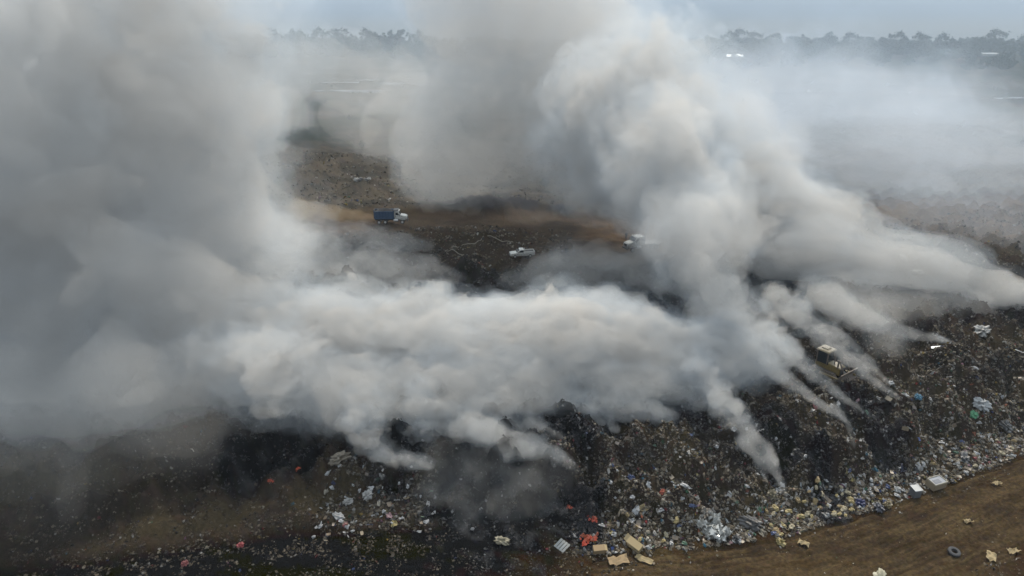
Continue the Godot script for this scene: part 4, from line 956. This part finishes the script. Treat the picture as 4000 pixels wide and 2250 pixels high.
# ---------------------------------------------------------------- fires
func fires():
	var spots := [[7.6, -53.3, 1.3, "largest orange fire at the foot of the slope by the cardboard box"], [8.1, -55.2, 0.7, "dull red flames on the slope just above the largest fire"], [6.0, -57.4, 0.5, "small red flames highest on the burnt slope"], [-23.3, -61.6, 0.5, "small orange fire under the smoke on the left slope"], [-25.6, -59.9, 0.5, "red fire glowing in the black patch at left"]]
	var n := 0
	for q in spots:
		var t := thing("fire", q[3], "fire", on_ground(q[0], q[1]))
		var size: float = q[2]
		for k in 22:
			var flame := mat(Color(0.06, 0.012, 0.006), 0.9)
			flame.emission_enabled = true; flame.emission = Color(1.0, 0.33 + 0.08 * (k % 3), 0.17); flame.emission_energy_multiplier = [0.15, 0.08, 0.04][k % 3] * (1.0 if n in [0, 3] else 0.6)
			var s := Shape.new()
			var h := size * rng.randf_range(0.14, 0.5); var w := h * rng.randf_range(0.22, 0.4)
			var rings := []
			for r in 6:
				var f := r / 5.0
				var rad := w * sin(PI * (0.12 + 0.86 * pow(f, 0.7))) + 0.005
				var c := Vector3(0.25 * h * noise.get_noise_2d(f * 3.0, k * 4.0 + n), f * h, 0.25 * h * noise.get_noise_2d(f * 3.0 + 20.0, k * 4.0 + n))
				var ring := []
				for j in 7: ring.append(c + Vector3(cos(TAU * j / 7), 0, sin(TAU * j / 7)) * rad * (1.0 + 0.4 * noise.get_noise_2d(j * 2.0, k + f * 4.0)))
				rings.append(ring)
			s.loft(rings)
			var o := obj("flame", s.mesh(), flame, t)
			o.position = Vector3(rng.randfn() * size * 0.33, rng.randf_range(-0.1, 0.25) * size, rng.randfn() * size * 0.30)
		var l := OmniLight3D.new(); l.name = "fire_light"; l.position = Vector3(0, size * 0.6, 0.1); l.light_color = Color(1.0, 0.45, 0.18); l.light_energy = 0.03 * size; l.light_size = 0.4; l.omni_range = 14.0; l.omni_attenuation = 2.0; l.shadow_enabled = true
		t.add_child(l)
		n += 1


func smoke():
	plume("smoke_bank", "thick pale smoke bank lying along the crest of the heap", [[[27.8, 10.8, -72.0, 2.87], [17.4, 10.3, -74.0, 4.1], [8.1, 10.4, -77.0, 4.51], [-1.9, 9.9, -77.0, 4.92], [-11.9, 8.8, -77.0, 4.92], [-21.9, 9.3, -77.0, 5.25], [-33.6, 10.5, -78.0, 5]], [[16.5, 9.2, -82.0, 3.28], [8.6, 9.9, -83.0, 3.61], [-4.7, 9.9, -83.0, 3.61], [-20.7, 9.3, -83.0, 4.1], [-36.3, 9.5, -85.0, 3.8]]], {"seed": 1, "levels": 4, "density": 0.2, "puffs": 2, "cell": 0.5, "freq": 0.12, "amp": 1.15, "stretch": 1.3})
	plume("smoke_bank", "low grey smoke creeping over the front edge of the heap", [[[23.1, 8.1, -67.5, 1.15], [9.8, 8.7, -70.0, 2.45], [-1.8, 8.5, -69.5, 2.74], [-13.2, 8.0, -69.0, 3.02], [-22.4, 8.5, -69.0, 3.6], [-33.6, 9.7, -70.0, 4.32]], [[18.3, 6.9, -66.0, 0.86], [7.3, 7.8, -67.0, 1.15], [-1.7, 7.8, -67.0, 1.44], [-12.8, 7.4, -66.0, 1.58], [-20.7, 7.9, -66.0, 1.8]]], {"seed": 2, "density": 0.13, "puffs": 2, "cell": 0.42, "freq": 0.16, "amp": 1.1, "stretch": 1.4})
	plume("smoke_plume", "huge grey smoke mass filling the left of the scene", [[[-33.4, 8.1, -74.0, 5.28], [-42.2, 12.4, -80.0, 9.68], [-49.0, 18.9, -86.0, 13.2], [-52.1, 29.0, -94.0, 15.84], [-55.2, 39.9, -102.0, 17.6], [-61.1, 54.0, -112.0, 21.12]], [[-53.9, 9.8, -68.0, 5.28], [-58.8, 15.0, -74.0, 10.56], [-63.1, 26.5, -82.0, 15.84], [-69.6, 39.7, -92.0, 19.36]], [[-35.6, 8.8, -68.0, 3.96], [-45.6, 10.0, -66.0, 4.4], [-55.1, 10.1, -64.0, 4.4]], [[-48.2, 12.0, -92.0, 5.5], [-54.5, 18.1, -104.0, 6.5]]], {"seed": 3, "levels": 4, "density": 0.065, "puffs": 2, "cell": 1.5, "freq": 0.05, "amp": 0.75})
	plume("smoke_plume", "tall pale smoke column rising right of centre", [[[28.5, 6.5, -71.0, 1.6], [27.6, 10.9, -76.0, 3.36], [26.1, 17.0, -82.0, 4.8], [25.1, 21.6, -90.0, 6.08], [25.1, 24.7, -98.0, 6.8], [23.6, 27.3, -112.0, 8.8], [20.2, 30.6, -130.0, 11.2]]], {"seed": 5, "levels": 4, "density": 0.08, "puffs": 2, "cell": 0.75, "freq": 0.09, "amp": 1.2})
	plume("smoke_plume", "vast pale smoke cloud over the middle of the dump", [[[-20.8, 6.7, -178.0, 6.02], [-13.7, 21.1, -172.0, 12.04], [1.1, 28.7, -165.0, 15.48], [18.4, 26.8, -152.0, 15.48], [35.5, 22.8, -132.0, 12.04], [42.3, 22.6, -122.0, 9.46]], [[26.3, 33.7, -150.0, 13.76], [12.0, 40.2, -165.0, 15.48], [1.2, 46.9, -178.0, 16.34], [-2.8, 57.2, -190.0, 18.92]], [[18.7, 15.9, -150.0, 8.6], [1.2, 13.6, -165.0, 7.74]]], {"seed": 6, "levels": 3, "density": 0.032, "puffs": 2, "cell": 1.8, "freq": 0.038, "amp": 0.9})
	plume("smoke_plume", "dense pale smoke streaming in from the right edge", [[[80.7, 8.1, -97.0, 1.44], [75.8, 8.9, -100.0, 2.3], [69.7, 10.5, -103.0, 3.31], [61.1, 12.5, -107.0, 4.61], [52.4, 14.4, -112.0, 5.76], [43.4, 15.6, -118.0, 6.84], [36.5, 18.2, -125.0, 7.92]], [[64.6, 10.5, -103.0, 2.2], [52.5, 11.8, -105.0, 3.6], [44.1, 12.5, -107.0, 4.4]]], {"seed": 8, "levels": 4, "density": 0.12, "stretch": 1.5, "puffs": 2, "cell": 0.75, "freq": 0.07, "amp": 0.9})
	plume("smoke_veil", "bluish smoke veil hanging over the right background", [[[119.8, 1.1, -150.0, 10.2], [107.0, 7.5, -170.0, 13.6], [94.8, 15.1, -190.0, 16.15], [115.2, 19.9, -210.0, 14.45]], [[104.6, 5.4, -126.0, 9.5], [96.0, 6.4, -136.0, 10], [85.2, 8.7, -143.0, 10]], [[62.1, 8.6, -150.0, 10.2], [64.8, 17.2, -190.0, 13.6], [60.1, 21.7, -215.0, 12.75], [91.7, 17.6, -210.0, 11.9], [137.6, 13.7, -180.0, 14.45]], [[76.8, 18.6, -220.0, 13], [103.0, 22.4, -230.0, 14], [135.7, 16.6, -235.0, 15], [166.6, 13.4, -230.0, 14]], [[86.7, 8.5, -170.0, 13], [117.1, 11.6, -180.0, 14], [131.4, 4.7, -165.0, 12]], [[64.9, 25.4, -225.0, 14], [89.1, 26.5, -240.0, 15], [118.7, 24.7, -245.0, 14]]], {"seed": 9, "levels": 3, "density": 0.009, "thin": Color(0.84, 0.92, 1.0), "thick": Color(0.93, 0.95, 0.97), "puffs": 2, "cell": 2.2, "freq": 0.028, "amp": 0.75})
	plume("smoke_stream", "white smoke stream from the slope behind the bulldozer", [[[46.3, 6.0, -69.6, 0.15], [43.1, 7.9, -71.5, 0.36], [40.1, 10.3, -74.0, 0.61], [37.5, 12.2, -78.0, 0.93], [34.0, 14.4, -83.0, 1.44]], [[46.6, 6.0, -72.4, 0.15], [42.6, 9.7, -74.0, 0.41], [39.6, 12.1, -77.0, 0.7]]], {"seed": 11, "levels": 2, "spread": 0.5, "stretch": 1.25, "density": 0.1, "puffs": 4, "cell": 0.3, "freq": 0.28, "amp": 1.4})
	plume("smoke_stream", "white smoke stream starting below the bulldozer", [[[38.3, 5.5, -65.8, 0.15], [34.2, 8.2, -66.0, 0.32], [31.3, 9.8, -68.5, 0.54], [28.6, 11.8, -72.0, 0.86], [26.7, 14.1, -76.0, 1.22]], [[40.9, 6.0, -66.6, 0.15], [37.0, 8.2, -68.5, 0.35], [33.5, 10.8, -71.0, 0.64], [30.9, 13.0, -75.0, 1.04]], [[37.7, 4.0, -63.3, 0.15], [37.0, 6.3, -63.8, 0.2], [36.0, 7.9, -66.0, 0.35]]], {"seed": 12, "levels": 2, "spread": 0.5, "stretch": 1.25, "density": 0.12, "puffs": 4, "cell": 0.3, "freq": 0.28, "amp": 1.4})
	plume("smoke_stream", "thin blue smoke rising from the dark gully in the slope", [[[28.7, 3.0, -60.4, 0.16], [27.0, 6.0, -60.5, 0.33], [25.0, 7.4, -62.0, 0.53], [23.2, 9.0, -65.0, 0.9], [21.8, 10.8, -69.0, 1.22]], [[28.4, 2.0, -57.2, 0.15], [27.6, 3.7, -58.8, 0.34], [26.4, 5.8, -60.0, 0.54]], [[26.6, 2.5, -58.4, 0.15], [25.9, 5.0, -59.8, 0.34], [24.5, 6.8, -61.5, 0.61]]], {"seed": 13, "levels": 2, "spread": 0.5, "stretch": 1.25, "density": 0.12, "puffs": 4, "cell": 0.32, "freq": 0.28, "amp": 1.4})
	plume("smoke_stream", "thin smoke trail far right on top of the heap", [[[62.1, 6.0, -85.1, 0.19], [55.1, 9.4, -80.5, 0.45], [51.8, 9.0, -83.0, 0.9], [48.2, 9.4, -88.0, 1.65], [44.9, 10.6, -94.0, 2.55]]], {"seed": 14, "density": 0.1, "puffs": 2, "cell": 0.45, "freq": 0.16, "amp": 0.85})
	plume("smoke_veil", "thin grey veil over the heap top at right", [[[48.7, 8.8, -78.0, 1.6], [50.0, 9.7, -86.0, 2.8], [47.9, 10.0, -94.0, 4.0], [63.7, 8.3, -95.0, 2.8], [72.4, 7.2, -96.0, 2.4]]], {"seed": 15, "density": 0.02, "puffs": 2, "cell": 0.8, "freq": 0.09, "amp": 0.85})
	plume("smoke_stream", "blue smoke curl drifting left from the burnt slope", [[[7.3, 4.6, -58.0, 0.2], [4.6, 5.8, -60.0, 0.5], [0.9, 5.9, -62.0, 0.84], [-4.7, 6.6, -64.0, 1.19], [-10.7, 7.8, -67.0, 1.49]], [[5.7, 5.5, -63.4, 0.24], [1.9, 6.5, -65.0, 0.72], [-4.0, 7.3, -67.0, 1.28]], [[11.8, 5.8, -63.7, 0.2], [9.6, 6.3, -67.0, 0.64], [6.1, 7.7, -69.0, 1.12]], [[18.0, 6.0, -64.2, 0.2], [16.1, 6.2, -68.0, 0.64], [12.7, 7.6, -70.0, 1.12]]], {"seed": 16, "levels": 2, "spread": 0.75, "stretch": 1.25, "density": 0.12, "puffs": 3, "cell": 0.36, "freq": 0.24, "amp": 1.4})
	plume("smoke_stream", "grey smoke curl over the black slope left of centre", [[[-8.1, 5.1, -59.0, 0.3], [-11.2, 5.3, -60.0, 0.54], [-14.7, 5.6, -61.0, 0.74], [-16.6, 7.3, -63.0, 0.99], [-17.1, 8.9, -66.0, 1.49]]], {"seed": 17, "levels": 2, "spread": 0.75, "stretch": 1.25, "density": 0.12, "puffs": 3, "cell": 0.36, "freq": 0.24, "amp": 1.4})
	plume("smoke_veil", "thin blue grey haze before the black burnt slope", [[[6.1, 4.7, -57.5, 0.7], [2.5, 4.1, -57.0, 1.26], [-1.5, 4.3, -58.0, 1.54], [-6.9, 4.1, -59.0, 1.68], [-9.2, 3.6, -57.0, 1.4]], [[5.2, 2.5, -54.8, 0.56], [0.5, 2.9, -55.5, 0.98], [-5.5, 2.4, -56.0, 1.05]], [[4.7, 5.6, -61.0, 0.98], [-1.6, 5.8, -61.5, 1.4], [-7.2, 5.9, -62.0, 1.4]]], {"seed": 18, "levels": 2, "spread": 0.7, "density": 0.013, "puffs": 2, "cell": 0.42, "freq": 0.2, "amp": 1.1})
	plume("smoke_veil", "bluish smoke wisps over the burnt ground left of the pickup", [[[-10.7, 4.3, -108.0, 1.8], [-22.4, 4.6, -117.0, 3.0], [-36.3, 4.6, -126.0, 3.6], [-50.7, 4.5, -142.0, 4.2], [-60.4, 4.9, -150.0, 4.8]], [[-15.6, 4.5, -104.0, 1.44], [-26.3, 4.3, -108.0, 2.4], [-37.5, 5.0, -114.0, 3.0], [-45.6, 5.3, -124.0, 3.6]], [[-9.6, 5.7, -112.0, 1.2], [-17.1, 6.5, -116.0, 2], [-26.6, 7.1, -121.0, 2.6]], [[-18.8, 4.2, -103.0, 0.8], [-24.2, 5.8, -108.0, 1.6], [-32.1, 6.1, -113.0, 2.4]], [[-16.1, 6.7, -127.0, 1], [-24.7, 6.8, -132.0, 1.8], [-36.7, 5.8, -138.0, 2.4]]], {"seed": 19, "levels": 2, "stretch": 1.4, "density": 0.03, "puffs": 2, "cell": 0.5, "freq": 0.26, "amp": 1.2})
	plume("smoke_veil", "grey smoke wisps between the pickup and the lorry", [[[23.9, 11.7, -98.0, 3.4], [15.4, 8.3, -107.0, 3.74], [7.8, 7.2, -112.0, 3.4], [0.1, 6.5, -108.0, 2.38]], [[30.3, 7.0, -134.0, 3.06], [24.1, 5.4, -126.0, 2.72], [16.1, 6.1, -124.0, 2.45], [8.5, 5.3, -124.0, 1.77]]], {"seed": 21, "levels": 3, "density": 0.045, "puffs": 2, "cell": 0.9, "freq": 0.09, "amp": 0.85})
	plume("dust_trail", "tan dust trail billowing behind the dump truck", [[[-33.6, 2.4, -163.0, 1.04], [-40.3, 2.8, -164.5, 1.6], [-48.5, 3.4, -166.0, 2.08], [-56.1, 3.4, -168.0, 2.4]]], {"seed": 23, "density": 0.05, "puffs": 2, "cell": 0.6, "freq": 0.13, "amp": 0.7, "thin": Color(0.80, 0.72, 0.60), "thick": Color(0.80, 0.71, 0.58)})
	plume("smoke_stream", "black smoke climbing from the largest fire", [[[7.9, 0.8, -53.6, 0.38], [7.3, 2.6, -54.6, 0.68], [6.4, 4.4, -56.0, 0.98], [4.5, 5.8, -58.0, 1.42]]], {"seed": 24, "density": 0.22, "puffs": 2, "cell": 0.4, "freq": 0.2, "amp": 0.8, "thin": Color(0.22, 0.23, 0.25), "thick": Color(0.10, 0.10, 0.11)})
	plume("smoke_veil", "dim smoke veil over the dark ground at lower left", [[[-30.4, 9.9, -62.0, 3.5], [-37.5, 9.5, -61.0, 4.5], [-45.3, 8.7, -60.0, 5], [-55.1, 8.9, -59.0, 5]]], {"seed": 25, "levels": 3, "density": 0.009, "puffs": 2, "cell": 1.0, "freq": 0.08, "amp": 0.7})
	plume("smoke_veil", "distant pale smoke before the far trees at left", [[[-155.6, 38.4, -230.0, 22.4], [-137.7, 29.6, -250.0, 20.8], [-117.3, 17.9, -270.0, 16.0], [-99.4, 3.9, -330.0, 11.2]], [[-30.9, 22.6, -240.0, 12.8], [-44.2, 10.4, -250.0, 9.6], [-46.5, 0.4, -235.0, 6.4], [-15.4, 38.4, -260.0, 16.0]], [[-94.6, 29.1, -300.0, 16], [-74.0, 25.2, -310.0, 16], [-49.7, 26.8, -310.0, 16]], [[-73.6, 14.1, -265.0, 10], [-52.3, 11.1, -255.0, 9]]], {"seed": 26, "levels": 3, "density": 0.011, "puffs": 2, "cell": 3.0, "freq": 0.022, "amp": 0.6})
	plume("smoke_veil", "far pale smoke layer over the fields before the right treeline", [[[65.6, 13.0, -330.0, 25.5], [108.3, 8.2, -340.0, 23.8], [160.8, 9.0, -350.0, 25.5], [208.0, 1.2, -350.0, 25.5]]], {"seed": 30, "levels": 3, "density": 0.005, "puffs": 2, "cell": 3.0, "freq": 0.025, "amp": 0.8, "thin": Color(0.80, 0.90, 1.0), "thick": Color(0.88, 0.94, 1.0)})

# ---------------------------------------------------------------- smoke
func plume(called: String, label: String, paths: Array, o: Dictionary):
	# path: points (x, y, z, radius) that the smoke drifts along; puffs are scattered round it, and nested shells of thin fog are laid round the puffs
	var r := RandomNumberGenerator.new(); r.seed = o.seed
	var blobs := []
	for path in paths:
		for k in path.size() - 1:
			var a: Array = path[k]; var b: Array = path[k + 1]
			var p := Vector3(a[0], a[1], a[2]); var q := Vector3(b[0], b[1], b[2])
			var steps := maxi(1, int(p.distance_to(q) / (0.45 * (a[3] + b[3]) * 0.5)))
			for j in steps:
				var f := (j + r.randf()) / steps
				var rad := lerpf(a[3], b[3], f)
				for e in int(o.get("puffs", 3)):
					blobs.append([p.lerp(q, f) + Vector3(r.randfn(), r.randfn() * 0.8, r.randfn()) * rad * float(o.get("spread", 0.3)), rad * r.randf_range(0.8, 1.7)])
	var h: float = o.cell
	for b in blobs: b[0].x /= float(o.get("stretch", 1.0))
	var lo := Vector3.INF; var hi := -Vector3.INF
	for b in blobs:
		lo = lo.min(b[0] - Vector3.ONE * b[1]); hi = hi.max(b[0] + Vector3.ONE * b[1])
	lo.y = maxf(lo.y, -2.5)
	lo -= Vector3.ONE * h * 2; hi += Vector3.ONE * h * 2
	var nx := int((hi.x - lo.x) / h) + 2; var ny := int((hi.y - lo.y) / h) + 2; var nz := int((hi.z - lo.z) / h) + 2
	var f := PackedFloat32Array(); f.resize(nx * ny * nz)
	for b in blobs:
		var c: Vector3 = (b[0] - lo) / h; var rad: float = b[1] / h; var q := 1.0 / (rad * rad)
		for z in range(maxi(1, ceili(c.z - rad)), mini(nz - 1, int(c.z + rad) + 1)):
			for y in range(maxi(1, ceili(c.y - rad)), mini(ny - 1, int(c.y + rad) + 1)):
				var d2 := (z - c.z) * (z - c.z) + (y - c.y) * (y - c.y)
				var w := sqrt(maxf(0, rad * rad - d2))
				var row := (z * ny + y) * nx
				for x in range(maxi(1, ceili(c.x - w)), mini(nx - 1, int(c.x + w) + 1)):
					var s := 1.0 - (d2 + (x - c.x) * (x - c.x)) * q
					f[row + x] += s * s
	var curl := FastNoiseLite.new(); curl.noise_type = FastNoiseLite.TYPE_SIMPLEX; curl.fractal_octaves = 5; curl.fractal_gain = float(o.get("gain", 0.7)); curl.domain_warp_enabled = true; curl.domain_warp_amplitude = 0.5 / (float(o.freq) * h); curl.domain_warp_frequency = float(o.freq) * h * 0.8; curl.domain_warp_fractal_type = FastNoiseLite.DOMAIN_WARP_FRACTAL_NONE
	var root := Node3D.new(); root.name = numbered(called); add_child(root)
	kind(root, "stuff"); tag(root, label, "smoke")
	var levels := [0.10, 0.20, 0.32, 0.46, 0.62]
	var share := [0.06, 0.12, 0.24, 0.45, 0.75]
	if int(o.get("levels", 5)) == 3:
		levels = [0.05, 0.16, 0.33, 0.54]; share = [0.05, 0.12, 0.36, 0.75]
	if int(o.get("levels", 5)) == 2:
		levels = [0.22, 0.34, 0.48, 0.62]; share = [0.16, 0.34, 0.6, 0.9]
	if int(o.get("levels", 5)) == 4:
		levels = [0.11, 0.23, 0.38, 0.56]; share = [0.08, 0.20, 0.42, 0.75]
	var stretch: float = o.get("stretch", 1.0)
	var thin: Color = o.get("thin", Color(0.83, 0.92, 1.0)); var thick: Color = o.get("thick", Color(0.975, 0.945, 0.90))
	for k in levels.size():
		curl.seed = int(o.seed) * 10 + k; curl.frequency = float(o.freq) * h
		var im := curl.get_image_3d(nx, ny, nz, false, false)
		var inside := PackedByteArray(); inside.resize(nx * ny * nz)
		var v := PackedFloat32Array(); v.resize(nx * ny * nz)
		var t: float = levels[k]; var amp: float = o.get("amp", 0.4)
		var any := false
		for z in nz:
			var by: PackedByteArray = im[z].get_data()
			var zo := z * ny * nx
			for i in ny * nx:
				var s := f[zo + i]
				if s > 0.004:
					s = s / (s + 0.8) + amp * (by[i] / 127.5 - 1.0) - t
					v[zo + i] = s
					if s > 0.0:
						inside[zo + i] = 1; any = true
				else: v[zo + i] = -t
		if not any: continue
		var fm := FogMaterial.new(); fm.density = share[k] * float(o.density)
		fm.albedo = thin.lerp(thick, clampf((k + 1.0) / levels.size(), 0, 1))
		var part := obj("smoke_layer", nets(v, inside, nx, ny, nz, lo, h, stretch), fm, root)
		kind(part, "stuff")

func nets(v: PackedFloat32Array, inside: PackedByteArray, nx: int, ny: int, nz: int, lo: Vector3, h: float, widen := 1.0) -> ArrayMesh:
	var pts := PackedVector3Array(); var idx := PackedInt32Array()
	var ids := PackedInt32Array(); ids.resize(nx * ny * nz)
	var sy := nx; var sz := nx * ny
	for z in nz - 1:
		for y in ny - 1:
			var a := z * sz + y * sy
			var prev := inside[a] + inside[a + sy] + inside[a + sz] + inside[a + sy + sz]
			for x in nx - 1:
				var i := a + x
				var next := inside[i + 1] + inside[i + 1 + sy] + inside[i + 1 + sz] + inside[i + 1 + sy + sz]
				var n := prev + next
				prev = next
				if n == 0 or n == 8: continue
				var p := Vector3.ZERO; var c := 0
				var v0 := v[i]; var v1 := v[i + 1]; var v2 := v[i + sy]; var v3 := v[i + sy + 1]; var v4 := v[i + sz]; var v5 := v[i + sz + 1]; var v6 := v[i + sz + sy]; var v7 := v[i + sz + sy + 1]
				if (v0 > 0) != (v1 > 0): p += Vector3(v0 / (v0 - v1), 0, 0); c += 1
				if (v2 > 0) != (v3 > 0): p += Vector3(v2 / (v2 - v3), 1, 0); c += 1
				if (v4 > 0) != (v5 > 0): p += Vector3(v4 / (v4 - v5), 0, 1); c += 1
				if (v6 > 0) != (v7 > 0): p += Vector3(v6 / (v6 - v7), 1, 1); c += 1
				if (v0 > 0) != (v2 > 0): p += Vector3(0, v0 / (v0 - v2), 0); c += 1
				if (v1 > 0) != (v3 > 0): p += Vector3(1, v1 / (v1 - v3), 0); c += 1
				if (v4 > 0) != (v6 > 0): p += Vector3(0, v4 / (v4 - v6), 1); c += 1
				if (v5 > 0) != (v7 > 0): p += Vector3(1, v5 / (v5 - v7), 1); c += 1
				if (v0 > 0) != (v4 > 0): p += Vector3(0, 0, v0 / (v0 - v4)); c += 1
				if (v1 > 0) != (v5 > 0): p += Vector3(1, 0, v1 / (v1 - v5)); c += 1
				if (v2 > 0) != (v6 > 0): p += Vector3(0, 1, v2 / (v2 - v6)); c += 1
				if (v3 > 0) != (v7 > 0): p += Vector3(1, 1, v3 / (v3 - v7)); c += 1
				ids[i] = pts.size()
				pts.append((lo + (Vector3(x, y, z) + p / c) * h) * Vector3(widen, 1, 1))
				if x > 0 and y > 0 and z > 0:
					if (v0 > 0) != (v1 > 0): quad(idx, ids[i], ids[i - sy], ids[i - sy - sz], ids[i - sz], v0 > 0)
					if (v0 > 0) != (v2 > 0): quad(idx, ids[i], ids[i - sz], ids[i - sz - 1], ids[i - 1], v0 > 0)
					if (v0 > 0) != (v4 > 0): quad(idx, ids[i], ids[i - 1], ids[i - 1 - sy], ids[i - sy], v0 > 0)
	var ar := []; ar.resize(Mesh.ARRAY_MAX); ar[Mesh.ARRAY_VERTEX] = pts; ar[Mesh.ARRAY_INDEX] = idx
	var m := ArrayMesh.new(); m.add_surface_from_arrays(Mesh.PRIMITIVE_TRIANGLES, ar); return m

func quad(idx: PackedInt32Array, a: int, b: int, c: int, d: int, flip: bool):
	if flip: idx.append_array([a, c, b, a, d, c])
	else: idx.append_array([a, b, c, a, c, d])
